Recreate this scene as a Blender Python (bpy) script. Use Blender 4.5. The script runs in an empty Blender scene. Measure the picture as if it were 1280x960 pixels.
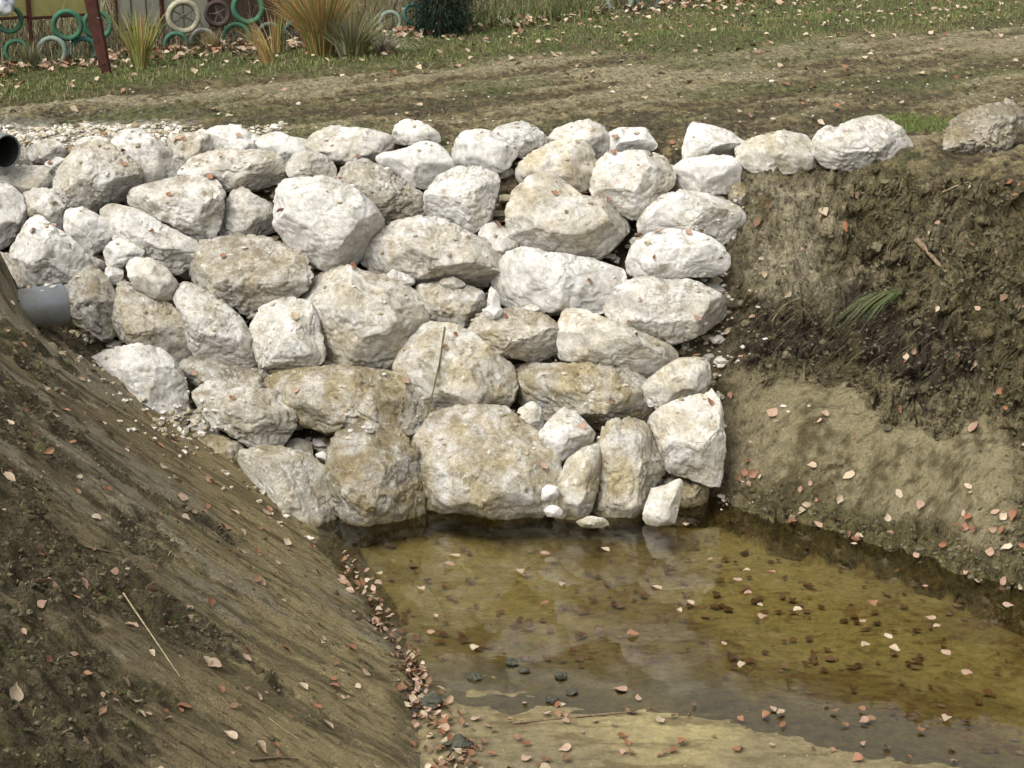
import bpy, bmesh, math, random
import numpy as np
from mathutils import Vector, Matrix
from mathutils.bvhtree import BVHTree
PI = math.pi
random.seed(7)
S = bpy.context.scene
C = S.collection

# ------------------------------------------------------------ camera, world, sun, exposure
PITCH = math.radians(17.4)
CAM = np.array([0.0, 0.0, 5.1])
FPX = 2161.0                                   # focal length in pixels of a 1280 wide picture
cd = bpy.data.cameras.new('camera'); cam = bpy.data.objects.new('camera', cd); C.objects.link(cam)
cam.location = CAM; cam.rotation_euler = (PI/2 - PITCH, 0, 0)
cd.sensor_width = 36.0; cd.lens = 36.0*FPX/1280.0
cd.clip_start = 0.1; cd.clip_end = 2000
S.camera = cam
SUN_EL, SUN_AZ = math.radians(52), math.radians(-140)     # azimuth of the sun: behind the camera, to the left
w = bpy.data.worlds.new('World'); S.world = w; w.use_nodes = True
nt = w.node_tree; nt.nodes.clear()
sky = nt.nodes.new('ShaderNodeTexSky'); sky.sky_type = 'NISHITA'; sky.sun_disc = False
sky.sun_elevation = SUN_EL; sky.sun_rotation = SUN_AZ
sky.dust_density = 9.0; sky.air_density = 1.2
hs = nt.nodes.new('ShaderNodeHueSaturation'); hs.inputs['Saturation'].default_value = 0.06
bg = nt.nodes.new('ShaderNodeBackground'); bg.inputs['Strength'].default_value = 0.15
wo = nt.nodes.new('ShaderNodeOutputWorld')
nt.links.new(sky.outputs[0], hs.inputs['Color']); nt.links.new(hs.outputs[0], bg.inputs[0]); nt.links.new(bg.outputs[0], wo.inputs[0])
sd = bpy.data.lights.new('sun', 'SUN'); sd.energy = 0.95; sd.angle = math.radians(45); sd.color = (1.0, .93, .79)
sun = bpy.data.objects.new('sun', sd); C.objects.link(sun)
# direction towards the sun
sv = Vector((math.sin(SUN_AZ)*math.cos(SUN_EL), math.cos(SUN_AZ)*math.cos(SUN_EL), math.sin(SUN_EL)))
sun.rotation_euler = sv.to_track_quat('Z', 'Y').to_euler()
S.view_settings.view_transform = 'Standard'; S.view_settings.look = 'None'
S.view_settings.gamma = 1.0; S.view_settings.exposure = 0.48
S.cycles.max_bounces = 8; S.cycles.transparent_max_bounces = 12

# ------------------------------------------------------------ helpers
FW = np.array([0, math.cos(PITCH), -math.sin(PITCH)]); UP = np.array([0, math.sin(PITCH), math.cos(PITCH)]); RT = np.array([1.0, 0, 0])
def ray(px, py):
    return FW + RT*(px-640)/FPX + UP*(480-py)/FPX
def tag(o, label=None, cat=None, group=None, kind=None):
    if label: o['label'] = label
    if cat: o['category'] = cat
    if group: o['group'] = group
    if kind: o['kind'] = kind
    return o
def mesh_np(name, V, F, smooth=True, mats=(), matidx=None):
    V = np.asarray(V, dtype=np.float32); F = np.asarray(F, dtype=np.int32)
    me = bpy.data.meshes.new(name); n = F.shape[1]
    me.vertices.add(len(V)); me.vertices.foreach_set('co', V.ravel())
    me.loops.add(F.size); me.loops.foreach_set('vertex_index', F.ravel())
    me.polygons.add(len(F)); me.polygons.foreach_set('loop_start', np.arange(0, F.size, n, dtype=np.int32))
    me.polygons.foreach_set('loop_total', np.full(len(F), n, dtype=np.int32))
    me.update(calc_edges=True)
    me.polygons.foreach_set('use_smooth', np.full(len(F), smooth, dtype=bool))
    for m in mats: me.materials.append(m)
    if matidx is not None: me.polygons.foreach_set('material_index', np.asarray(matidx, dtype=np.int32))
    return me
def link(name, me, parent=None, loc=None):
    o = bpy.data.objects.new(name, me); C.objects.link(o)
    if parent: o.parent = parent
    if loc is not None: o.location = loc
    return o
def empty(name, loc, rot=(0, 0, 0)):
    o = bpy.data.objects.new(name, None); C.objects.link(o); o.location = loc; o.rotation_euler = rot; o.empty_display_size = .1
    return o
def bm_obj(name, bm, m, parent=None, smooth=False, loc=None):
    me = bpy.data.meshes.new(name); bm.normal_update(); bm.to_mesh(me); bm.free(); me.materials.append(m)
    if smooth:
        for p in me.polygons: p.use_smooth = True
    return link(name, me, parent, loc)

# vectorised value noise
def _hash(ix, iy, iz, seed):
    h = (ix.astype(np.int64)*374761393 + iy.astype(np.int64)*668265263 + iz.astype(np.int64)*2147483647 + seed*974634777) & 0xffffffff
    h = ((h ^ (h >> 13))*1274126177) & 0xffffffff
    h = ((h ^ (h >> 16))*2246822519) & 0xffffffff
    return ((h ^ (h >> 15)) & 0xffffff)/float(0xffffff)*2-1
def vnoise(x, y, z=None, seed=0):
    x = np.asarray(x, float); y = np.asarray(y, float)
    z = np.zeros_like(x) if z is None else np.asarray(z, float)
    ix, iy, iz = np.floor(x), np.floor(y), np.floor(z)
    fx, fy, fz = x-ix, y-iy, z-iz
    ux, uy, uz = [f*f*f*(f*(f*6-15)+10) for f in (fx, fy, fz)]
    flat = not np.any(fz)
    def lay(k):
        a = _hash(ix, iy, iz+k, seed); b = _hash(ix+1, iy, iz+k, seed); c = _hash(ix, iy+1, iz+k, seed); d = _hash(ix+1, iy+1, iz+k, seed)
        return (a*(1-ux)+b*ux)*(1-uy)+(c*(1-ux)+d*ux)*uy
    l0 = lay(0)
    return l0 if flat else l0*(1-uz)+lay(1)*uz
def fbm(x, y, z=None, oct=4, seed=0, gain=.5):
    s = 0; a = 1; t = 0
    for k in range(oct):
        f = 2.03**k
        s = s + a*vnoise(x*f+17*k, y*f+9*k, None if z is None else z*f+5*k, seed+k); t += a; a *= gain
    return s/t
def sm(x, a, b):
    u = np.clip((x-a)/(b-a), 0, 1); return u*u*(3-2*u)
def smin(a, b, k):
    h = np.clip(.5+.5*(b-a)/k, 0, 1); return b*(1-h)+a*h-k*h*(1-h)

# ------------------------------------------------------------ node materials
def mat(name):
    m = bpy.data.materials.new(name); m.use_nodes = True
    nt = m.node_tree; b = nt.nodes['Principled BSDF']; return m, nt, b
def N(nt, t, **kw):
    n = nt.nodes.new(t)
    for k, v in kw.items():
        if k.startswith('i_'): n.inputs[k[2:].replace('_', ' ')].default_value = v
        else: setattr(n, k, v)
    return n
def ramp(nt, fac, stops):
    r = nt.nodes.new('ShaderNodeValToRGB'); cr = r.color_ramp
    while len(cr.elements) < len(stops): cr.elements.new(.5)
    for e, (p, c) in zip(cr.elements, stops):
        e.position = p; e.color = (c, c, c, 1) if isinstance(c, (int, float)) else (*c, 1)
    nt.links.new(fac, r.inputs[0]); return r.outputs[0]
def mixc(nt, fac, a, b, mode='MIX'):
    n = nt.nodes.new('ShaderNodeMix'); n.data_type = 'RGBA'; n.blend_type = mode
    for sock, v in ((n.inputs[0], fac), (n.inputs[6], a), (n.inputs[7], b)):
        if hasattr(v, 'node'): nt.links.new(v, sock)
        elif isinstance(v, (int, float)): sock.default_value = v
        else: sock.default_value = (*v, 1)
    return n.outputs[2]
def mth(nt, op, a, b=None, c=None, clamp=False):
    n = nt.nodes.new('ShaderNodeMath'); n.operation = op; n.use_clamp = clamp
    for k, v in enumerate((a, b, c)):
        if v is None: continue
        if hasattr(v, 'node'): nt.links.new(v, n.inputs[k])
        else: n.inputs[k].default_value = v
    return n.outputs[0]
def noise(nt, vec, scale, detail=6, rough=.6, dist=0):
    n = nt.nodes.new('ShaderNodeTexNoise'); n.inputs['Scale'].default_value = scale; n.inputs['Detail'].default_value = detail
    n.inputs['Roughness'].default_value = rough; n.inputs['Distortion'].default_value = dist
    if vec is not None: nt.links.new(vec, n.inputs['Vector'])
    return n.outputs['Fac']
def bump(nt, h, strength, dist, prev=None):
    n = nt.nodes.new('ShaderNodeBump'); n.inputs['Strength'].default_value = strength; n.inputs['Distance'].default_value = dist
    nt.links.new(h, n.inputs['Height'])
    if prev is not None: nt.links.new(prev, n.inputs['Normal'])
    return n.outputs['Normal']

def limestone(name, per_object=True):
    m, nt, b = mat(name)
    tc = N(nt, 'ShaderNodeTexCoord'); oi = N(nt, 'ShaderNodeObjectInfo')
    off = N(nt, 'ShaderNodeVectorMath', operation='MULTIPLY_ADD')
    nt.links.new(oi.outputs['Random'], off.inputs[0]); off.inputs[1].default_value = (37, 53, 71); nt.links.new(tc.outputs['Object'], off.inputs[2])
    v = off.outputs[0]
    def attr(nm):
        a = N(nt, 'ShaderNodeAttribute', attribute_type='OBJECT', attribute_name=nm); return a.outputs['Fac']
    tint, dirt = attr('tint'), attr('dirt')
    n1 = noise(nt, v, 3.2, 8, .62, .3); n2 = noise(nt, v, 9, 8, .7); n3 = noise(nt, v, 45, 4, .7); n4 = noise(nt, v, 2.0, 6, .7, 1.0)
    white = mixc(nt, ramp(nt, n2, [(.35, 0.), (.7, 1.)]), (.52, .50, .465), (.68, .665, .635))
    tan = mixc(nt, ramp(nt, n2, [(.35, 0.), (.65, 1.)]), (.25, .20, .10), (.50, .43, .28))
    f = mth(nt, 'ADD', mth(nt, 'MULTIPLY', tint, 1.25), mth(nt, 'MULTIPLY', mth(nt, 'SUBTRACT', n1, .51), mth(nt, 'ADD', mth(nt, 'MULTIPLY', tint, 6.), .8)), clamp=True)
    col = mixc(nt, f, white, tan)
    och = mth(nt, 'MULTIPLY', ramp(nt, n4, [(.56, 0.), (.68, 1.)]), mth(nt, 'ADD', mth(nt, 'MULTIPLY', tint, .5), .12))
    col = mixc(nt, och, col, (.47, .31, .12))
    gr = ramp(nt, noise(nt, v, 5.5, 8, .7, .6), [(.5, 0.), (.64, 1.)])
    col = mixc(nt, mth(nt, 'MULTIPLY', gr, .6), col, (.33, .30, .22))
    # grain: chalky flecks and darker weathering in fine patches
    n5 = noise(nt, v, 20, 8, .75, .4)
    col = mixc(nt, 1., col, ramp(nt, n5, [(.38, .70), (.5, .93), (.62, 1.0)]), 'MULTIPLY')
    st_ = ramp(nt, noise(nt, v, 4.2, 8, .72, .8), [(.53, 0.), (.60, 1.)])
    col = mixc(nt, mth(nt, 'MULTIPLY', st_, mth(nt, 'ADD', mth(nt, 'MULTIPLY', tint, .55), mth(nt, 'MULTIPLY', dirt, .25))), col, (.235, .180, .085))
    fl = ramp(nt, noise(nt, v, 11, 8, .75, .6), [(.57, 0.), (.62, 1.)])
    col = mixc(nt, mth(nt, 'MULTIPLY', fl, .55), col, (.72, .69, .62))
    # pits and dark specks, mostly on the dirty stones
    sp = ramp(nt, n3, [(.53, 0.), (.62, 1.)])
    area = ramp(nt, noise(nt, v, 7, 4, .6), [(.44, 0.), (.58, 1.)])
    spk = mth(nt, 'MULTIPLY', mth(nt, 'MULTIPLY', sp, area), mth(nt, 'ADD', mth(nt, 'MULTIPLY', dirt, .75), .18))
    col = mixc(nt, spk, col, (.10, .085, .055))
    # soil caught on the upper faces
    geo = N(nt, 'ShaderNodeNewGeometry'); sx = N(nt, 'ShaderNodeSeparateXYZ'); nt.links.new(geo.outputs['Normal'], sx.inputs[0])
    up = ramp(nt, sx.outputs[2], [(.35, 0.), (.8, 1.)])
    nd = noise(nt, v, 6, 8, .75)
    thr = mth(nt, 'ADD', mth(nt, 'MULTIPLY', mth(nt, 'SUBTRACT', nd, .56), 7), mth(nt, 'MULTIPLY', dirt, 1.3))
    top = mth(nt, 'MULTIPLY', up, thr, clamp=True)
    col = mixc(nt, mth(nt, 'MULTIPLY', top, .8), col, mixc(nt, n3, (.09, .07, .035), (.25, .20, .12)))
    # the mud line near the water
    sp2 = N(nt, 'ShaderNodeSeparateXYZ'); nt.links.new(geo.outputs['Position'], sp2.inputs[0])
    wl = ramp(nt, mth(nt, 'ADD', sp2.outputs[2], mth(nt, 'MULTIPLY', n2, .12)), [(.06, 1.), (.17, 0.)])
    col = mixc(nt, mth(nt, 'MULTIPLY', wl, .75), col, (.13, .105, .04))
    nt.links.new(col, b.inputs['Base Color']); b.inputs['Roughness'].default_value = .9
    b.inputs['Specular IOR Level'].default_value = .2
    def bumpv(h, a, b_, dist, prev=None):
        n = nt.nodes.new('ShaderNodeBump'); n.inputs['Distance'].default_value = dist; nt.links.new(h, n.inputs['Height'])
        nt.links.new(mth(nt, 'ADD', mth(nt, 'MULTIPLY', dirt, a), b_, clamp=True), n.inputs['Strength'])
        if prev is not None: nt.links.new(prev, n.inputs['Normal'])
        return n.outputs['Normal']
    bp = bumpv(noise(nt, v, 7, 8, .70), 1.3, .12, .06)
    vor = N(nt, 'ShaderNodeTexVoronoi'); vor.inputs['Scale'].default_value = 5; vor.feature = 'DISTANCE_TO_EDGE'
    wv = N(nt, 'ShaderNodeVectorMath', operation='MULTIPLY_ADD'); wn = N(nt, 'ShaderNodeTexNoise'); wn.inputs['Scale'].default_value = 6; nt.links.new(v, wn.inputs['Vector'])
    nt.links.new(wn.outputs['Color'], wv.inputs[0]); wv.inputs[1].default_value = (.25, .25, .25); nt.links.new(v, wv.inputs[2]); nt.links.new(wv.outputs[0], vor.inputs['Vector'])
    crk = ramp(nt, vor.outputs['Distance'], [(0., 0.), (.02, 1.)])
    crk = mth(nt, 'MAXIMUM', crk, ramp(nt, noise(nt, v, 2.6, 3), [(.5, 1.), (.6, 0.)]))
    bp = bump(nt, crk, .5, .012, bp)
    bp = bumpv(n3, 1.1, .12, .016, bp)
    nt.links.new(bp, b.inputs['Normal'])
    return m

def soil(name, fine=60, contrast=(.45, 1.5), rough=.9, spec=.2, bstr=1.):
    m, nt, b = mat(name)
    at = N(nt, 'ShaderNodeAttribute', attribute_type='GEOMETRY', attribute_name='tone')
    sk = N(nt, 'ShaderNodeAttribute', attribute_type='GEOMETRY', attribute_name='streak')
    geo = N(nt, 'ShaderNodeNewGeometry'); p = geo.outputs['Position']
    mp = N(nt, 'ShaderNodeMapping'); mp.inputs['Scale'].default_value = (.30, 1.0, .30); mp.inputs['Rotation'].default_value = (0, 0, .12); nt.links.new(p, mp.inputs['Vector'])
    n1 = noise(nt, p, fine, 6, .7); n2 = noise(nt, p, 14, 6, .7); ns = noise(nt, mp.outputs[0], 26, 6, .65)
    h = N(nt, 'ShaderNodeMix'); h.data_type = 'FLOAT'; nt.links.new(sk.outputs['Fac'], h.inputs[0]); nt.links.new(n2, h.inputs[2]); nt.links.new(ns, h.inputs[3])
    f = mth(nt, 'ADD', mth(nt, 'MULTIPLY', h.outputs[0], .55), mth(nt, 'MULTIPLY', n1, .45))
    lo, hi = contrast
    k = ramp(nt, f, [(.41, lo*.5), (.5, (lo+hi)/4), (.59, hi*.5)])
    sk2 = N(nt, 'ShaderNodeAttribute', attribute_type='GEOMETRY', attribute_name='soft')
    mp2 = N(nt, 'ShaderNodeMapping'); mp2.inputs['Scale'].default_value = (.28, 1.0, .28); mp2.inputs['Rotation'].default_value = (0, 0, .12); nt.links.new(p, mp2.inputs['Vector'])
    dash = ramp(nt, noise(nt, mp2.outputs[0], 17, 7, .72), [(.53, 0.), (.58, 1.)])
    soft = mixc(nt, dash, ramp(nt, n1, [(.38, .44), (.62, .56)]), (.22, .21, .19))
    k = mixc(nt, sk2.outputs['Fac'], k, soft)
    k2 = mixc(nt, 1.0, k, (2, 2, 2), 'MULTIPLY')
    col = mixc(nt, 1.0, at.outputs['Color'], k2, 'MULTIPLY')
    # scattered pale crumbs of limestone
    vr = N(nt, 'ShaderNodeTexVoronoi'); vr.inputs['Scale'].default_value = 22; nt.links.new(p, vr.inputs['Vector'])
    cr = mth(nt, 'LESS_THAN', vr.outputs['Distance'], .10)
    sc = N(nt, 'ShaderNodeSeparateColor'); nt.links.new(vr.outputs['Color'], sc.inputs[0])
    cr = mth(nt, 'MULTIPLY', cr, mth(nt, 'GREATER_THAN', sc.outputs[0], .86))
    col = mixc(nt, cr, col, (.45, .42, .34))
    nt.links.new(col, b.inputs['Base Color']); b.inputs['Roughness'].default_value = rough; b.inputs['Specular IOR Level'].default_value = spec
    bp = bump(nt, h.outputs[0], bstr, .09); bp = bump(nt, n1, bstr, .035, bp); nt.links.new(bp, b.inputs['Normal'])
    return m

def simple(name, c1, c2=None, scale=20, rough=.7, spec=.3, bs=.3, bd=.005, objrand=0.):
    m, nt, b = mat(name); tc = N(nt, 'ShaderNodeTexCoord')
    n = noise(nt, tc.outputs['Object'], scale, 6, .65)
    col = mixc(nt, ramp(nt, n, [(.35, 0.), (.65, 1.)]), c1, c2 or c1)
    if objrand:
        oi = N(nt, 'ShaderNodeObjectInfo')
        col = mixc(nt, 1., col, ramp(nt, oi.outputs['Random'], [(0., 1-objrand), (1., 1.)]), 'MULTIPLY')
    nt.links.new(col, b.inputs['Base Color']); b.inputs['Roughness'].default_value = rough; b.inputs['Specular IOR Level'].default_value = spec
    if bs: nt.links.new(bump(nt, n, bs, bd), b.inputs['Normal'])
    return m
def vcol(name, rough=.8, spec=.2, trans=0.):
    m, nt, b = mat(name); at = N(nt, 'ShaderNodeAttribute', attribute_type='GEOMETRY', attribute_name='tone')
    g = N(nt, 'ShaderNodeNewGeometry')
    n = noise(nt, g.outputs['Position'], 60, 3)
    col = mixc(nt, 1., at.outputs['Color'], ramp(nt, n, [(.3, .7), (.7, 1.)]), 'MULTIPLY')
    nt.links.new(col, b.inputs['Base Color']); b.inputs['Roughness'].default_value = rough; b.inputs['Specular IOR Level'].default_value = spec
    return m
M = {}
M['rock'] = limestone('limestone')
M['soil'] = soil('soil', contrast=(.35, 1.7))
M['clay'] = soil('clay', fine=45, contrast=(.4, 1.6), bstr=.9)
M['track'] = soil('track', fine=40, contrast=(.4, 1.6))
M['silt'] = soil('silt', fine=35, contrast=(.75, 1.22), bstr=.2, rough=.75, spec=.3)
M['vcol'] = vcol('plant')

# ------------------------------------------------------------ the shape of the ground
TOP = 2.6
def terrain_base(X, Y):
    Xw = np.interp(Y, [4, 7, 8.88, 10.2, 12.07, 14, 17], [-.15, -.3, -.50, -.73, -1.40, -2.02, -2.95])
    zl = .63*(Xw-X)+.48*np.exp(-((X+4.05)/.22)**2-((Y-12.95)/.30)**2)+.3*np.exp(-((X+4.9)/.5)**2-((Y-13.3)/.7)**2)
    zl = np.where(zl > 0, zl+.10*zl*np.minimum(zl, 1.6), zl)
    Y0 = np.interp(X, [-9, 1.6, 2.05, 2.6, 3.04, 3.65, 5, 8], [13.22, 13.22, 12.75, 12.4, 11.95, 11.4, 10, 7])
    Y1 = np.interp(X, [-9, 1.6, 2.1, 3.04, 3.65, 5, 8], [15.2, 15.2, 15.1, 14.9, 14.6, 14.0, 12])
    u = (Y-Y0)/(Y1-Y0)
    zf = TOP*u
    bank = sm(X, 1.7, 2.4)
    # the cut bank: a smooth lower face, a small ledge, a hollow above it
    uw = u+.05*fbm(X*1.4, Y*0+3.3, oct=4, seed=19)
    prof = np.interp(uw, [-1, 0, .20, .33, .40, .47, .53, .64, .72, .80, 1, 2], [-1, 0, .27, .35, .37, .43, .60, .66, .70, .84, 1, 1.4])
    zf = np.where(X > 1.7, zf*(1-bank)+TOP*prof*bank, zf)
    Yn = np.interp(X, [-3, -.4, 1.27, 2.37, 3.2, 6], [9.7, 9.58, 9.42, 8.85, 8.2, 5])
    bed = np.where(Y > Yn, np.maximum(-.045*(Y-Yn)-.09*np.maximum(Y-Yn-.5, 0)-.002, -.22), np.minimum(.05*(Yn-Y), .14))
    near = np.maximum(0, (5.2-Y)*.75)
    bed = bed+near
    z = -smin(-np.maximum(zl, zf), -bed, .03)
    z = smin(z, TOP+0*z, .13)
    z = z+.0*X
    return z, zl, zf, bed, u, Xw, Yn
TRK = np.array([7.5, 7.0]); TRK = TRK/np.linalg.norm(TRK)
def verge_y(X): return np.interp(X, [-20, -8, -5.1, 0, 7.4, 14, 60], [4, 14.6, 17.5, 21.2, 25.4, 28, 40])
def fence_y(X): return np.interp(X, [-30, -5.4, 2.6, 12, 60], [0, 20.3, 27.6, 35, 70])
def terrain(X, Y, full=False):
    z, zl, zf, bed, u, Xw, Yn = terrain_base(X, Y)
    top = sm(z, 2.25, 2.55)
    isl = (zl > zf) & (zl > bed)
    L = sm(zl-np.maximum(zf, bed), -.05, .12)*(1-top)
    B = sm(bed-np.maximum(zl, zf), -.03, .06)
    R = np.clip(1-L-B-top, 0, 1)*sm(X, 1.5, 2.2)
    Wl = np.clip(1-L-B-top-R, 0, 1)
    # left bank: bucket streaks running down the slope, clods low on the left
    st = fbm(X*.9+Y*.25, Y*7.5-X*.5, oct=4, seed=3)
    st2 = fbm(X*.5+Y*.2, Y*2.2-X*.3, oct=2, seed=13)
    lumpy = sm(.9*fbm(X*.9+Y*.3, Y*2.2-X*.3, oct=5, seed=31, gain=.6)+.42*sm(zl, .5, 1.6)-.30*sm(Y, 9.5, 12)+.35*sm(zl, .45, .8)*sm(Y, 12.5, 13.3)-.10, -.08, .30)
    lf = fbm(X*8, Y*9, oct=5, seed=5, gain=.65)
    rl = np.abs(fbm(X*5, Y*5, oct=4, seed=6, gain=.55))
    rr0 = np.abs(fbm(X*2.5, Y*3.5, oct=4, seed=63, gain=.6))
    dz = L*(.018*st+.05*st2+.034*lf*(.45+lumpy)+lumpy*.15*(rl-.2)+.03*(rr0-.15))
    # right bank
    clay = sm(.93+.30*fbm(X*1.6, Y*1.6, seed=8, oct=5)-z, 0, .10)*(1-sm(X+.3*fbm(X*2, Y*2, seed=88), 3.5, 3.9))*sm(z+.1*fbm(X*3, Y*3, seed=89), .10, .26)
    rr = fbm(X*2.2, Y*2.2, z*2.2, oct=5, seed=9, gain=.62); rr2 = np.abs(fbm(X*6, Y*6, z*6, oct=4, seed=10, gain=.6))
    rr3 = np.abs(fbm(X*15, Y*15, z*15, oct=4, seed=77, gain=.6))
    dz += R*((1-clay)*(.30*rr+.34*(rr2-.2)+.08*(rr3-.2))+clay*(.05*rr+.02*fbm(X*12, Y*12, oct=3, seed=4)))
    dz += Wl*(.10*rr+.05*(rr2-.2))
    # pond bed and the silt flat
    dz += B*(.05*fbm(X*1.0, Y*1.5, oct=3, seed=21)*np.clip(np.abs(Y-Yn), .25, 1)+.014*fbm(X*4, Y*9, oct=5, seed=22, gain=.6))
    # track: wheel ruts along it, rough verge
    s = X*TRK[0]+Y*TRK[1]; q = -X*TRK[1]+Y*TRK[0]
    dist = Y-verge_y(X)
    rut = fbm(s*.35, q*2.1, oct=5, seed=23, gain=.62); vg = sm(dist, -.3, .5)
    dz += top*((1-vg)*(.07*rut+.05*np.abs(fbm(s*2.5, q*5, oct=5, seed=24, gain=.65))+.02*fbm(X*14, Y*14, oct=2, seed=2))+vg*(.06*fbm(X*2, Y*2, oct=4, seed=25)+.04))
    dz -= top*.05*np.exp(-((dist+.15)/.35)**2)*(1+fbm(s*1.5, q, oct=2, seed=55))
    # a low soil heap on the right edge and near the crest
    dz += top*.12*sm(fbm(X*.8, Y*.8, oct=2, seed=26), .15, .6)*sm(X, 1.5, 3)*(1-sm(Y, 16, 18))
    z2 = z+dz*sm(np.abs(X), 60, 30)
    if not full: return z2
    return z2, dict(L=L, B=B, R=R, W=Wl, top=top, clay=clay, lumpy=lumpy, st=st, lf=lf, rl=rl, rr2=rr2, dist=dist, q=q, s=s, zl=zl, Yn=Yn, rr=rr, rut=rut)
def hz(x, y): return float(terrain(np.array([float(x)]), np.array([float(y)]))[0])

def grow(a, b, step, g, limit, sign=1):
    out = []; x = b; d = step
    while abs(x) < limit: d *= g; x += sign*d; out.append(x)
    return out
xs = np.arange(-4.8, 5.0, .017); xs = np.array(sorted(grow(0, xs[0], .017, 1.07, 600, -1)+list(xs)+grow(0, xs[-1], .017, 1.07, 600, 1)))
ya = np.r_[np.arange(6.2, 11.2, .017), np.arange(11.2, 15.25, .009), np.arange(15.25, 15.9, .017)]; yb = np.arange(15.93, 29, .05)
ys = np.array(sorted(grow(0, 6.2, .017, 1.09, 300, -1)+list(ya)+list(yb)+grow(0, yb[-1], .05, 1.07, 900, 1)))
GX, GY = np.meshgrid(xs, ys)
GZ, K = terrain(GX.ravel(), GY.ravel(), True)
x_, y_ = GX.ravel(), GY.ravel()
# horizontal roughness so the steep cuts are not a pure height field
smear = sm(GZ, 1.35, 1.55)*(1-sm(GZ, 2.3, 2.5))*(1-sm(x_+.35*fbm(x_*2, y_*2, GZ*3, oct=3, seed=78), 2.55, 2.8))*K['R']
hx = (K['R']*(1-.8*K['clay'])+.5*K['W']+.4*K['L']*K['lumpy'])*.09*fbm(x_*4, y_*4, GZ*4, oct=4, seed=61); hy = (K['R']+.5*K['W'])*(.10*fbm(x_*3.2, y_*3.2, GZ*3.2, oct=3, seed=62)-.22*(np.abs(fbm(x_*3.5, y_*3.5, GZ*5.5, oct=5, seed=64, gain=.62))-.15))*(1-.85*K['clay'])*(.25+.75*sm(GZ, .1, .45))*(1-.75*smear)
P = np.stack([x_+hx, y_+hy, GZ], 1)
def c3(*v): return np.array(v)[None, :]
def lerp(a, b, f): return a*(1-f[:, None])+b*f[:, None]
n = fbm(x_*2.5, y_*2.5, GZ*2, oct=5, seed=41, gain=.6); nf = fbm(x_*16, y_*16, GZ*14, oct=3, seed=42)
nm = fbm(x_*1.1, y_*1.1, oct=3, seed=43)
# left bank: tan at the water, grey smeared mud, dark turf crumbs
colL = lerp(c3(.29, .235, .120), c3(.185, .148, .082), sm(K['zl']+.3*n, .35, 1.2))
colL = lerp(colL, c3(.25, .22, .15), sm(.6*K['st']+.9*nm+.4*n, .12, .34)*.8)
dk = np.clip(sm(K['lumpy']+.5*n, .35, .75)*.95+sm(-K['st']-.3*n, .12, .32)*.6, 0, 1)
colL = lerp(colL, c3(.070, .056, .032), dk*.9)
colL = lerp(colL, c3(.105, .100, .034), sm(nf+.5*n, .2, .5)*K['lumpy']*.7)
# right bank
colR = lerp(c3(.095, .078, .038), c3(.165, .138, .078), sm(n+.5*nf, -.15, .35))
colR = lerp(colR, c3(.042, .033, .021), sm(n*1.5+.7*nf+sm(GZ, .98, 1.12)*(1-sm(GZ, 1.5, 1.7))*(1-sm(x_, 3.4, 4.0))*.9, .40, .8))
colR = colR*1.2
colR = lerp(colR, c3(.30, .26, .17), smear*sm(n+.35*nf, -.45, -.05)*.95)
colR = lerp(colR, c3(.275, .235, .135), K['clay']*sm(n+.5*nf, -.5, .0))
colR = lerp(colR, c3(.115, .098, .042), (1-sm(GZ, .06, .28))*.9)
colW = lerp(c3(.09, .068, .036), c3(.19, .155, .095), sm(n, -.3, .4))
colL = colL*1.22
uwm = 1-sm(GZ, -.05, .0)
# pond bed: olive silt
colB = lerp(c3(.385, .32, .135), c3(.26, .205, .075), sm(nm+.4*n, -.25, .35))
colB = lerp(colB, c3(.17, .085, .035), sm(fbm(x_*11, y_*16, oct=4, seed=95, gain=.6)+.35*nm, .16, .36)*.65*sm(x_, -.9, 1.2)*sm(-GZ, .02, .08))
colB = lerp(colB, c3(.160, .132, .074), sm(GZ+.03*nm, -.07, .05))
colB = lerp(colB, c3(.10, .075, .035), sm(fbm(x_*3, y_*12, oct=4, seed=96), .12, .4)*sm(GZ, -.02, .01)*.7)
colB = lerp(colB, c3(.09, .07, .03), sm(nf+n, .45, .8)*.5)
colL = lerp(colL, c3(.25, .20, .08), uwm*.8); colR = lerp(colR, c3(.27, .21, .08), uwm*.85); colW = lerp(colW, c3(.24, .18, .07), uwm*.8)
# track and verge
colT = lerp(c3(.185, .150, .075), c3(.27, .232, .14), sm(K['rut']+.5*n, -.15, .35))
colT = lerp(colT, c3(.070, .055, .034), sm(-K['rut']-.4*n+.7*nf, .0, .28)*.85)
colT = lerp(colT, c3(.105, .115, .045), sm(fbm(K['s']*.35, K['q']*1.3, oct=4, seed=71)+.3*nf, .12, .45)*.65)
colT = lerp(colT, c3(.50, .47, .41), sm(fbm(x_*5, y_*5, oct=4, seed=72), -.35, .15)*sm(-x_, 2.6, 3.4)*(1-sm(y_, 15.8, 16.6))*.9)
colT = lerp(colT, c3(.26, .25, .21), sm(nf+.4*n, .25, .5)*sm(-x_, 1.5, 4.5)*sm(y_, 15.2, 15.8)*(1-sm(K['dist'], -1, 0))*.6)
vg = sm(K['dist']+.5*n, -.25, .45)
colV = lerp(c3(.075, .085, .028), c3(.11, .085, .045), sm(n+nf*.5, .0, .4))
colT = lerp(colT*1.15, colV*1.2, vg)
tone = colL*K['L'][:, None]+colR*K['R'][:, None]+colW*K['W'][:, None]+colB*K['B'][:, None]+colT*K['top'][:, None]
sw = (K['L']+K['R']+K['W']+K['B']+K['top'])[:, None]; tone = tone/np.maximum(sw, 1e-4)
nX, nY = len(xs), len(ys)
I = np.arange(nX*nY).reshape(nY, nX)
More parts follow.
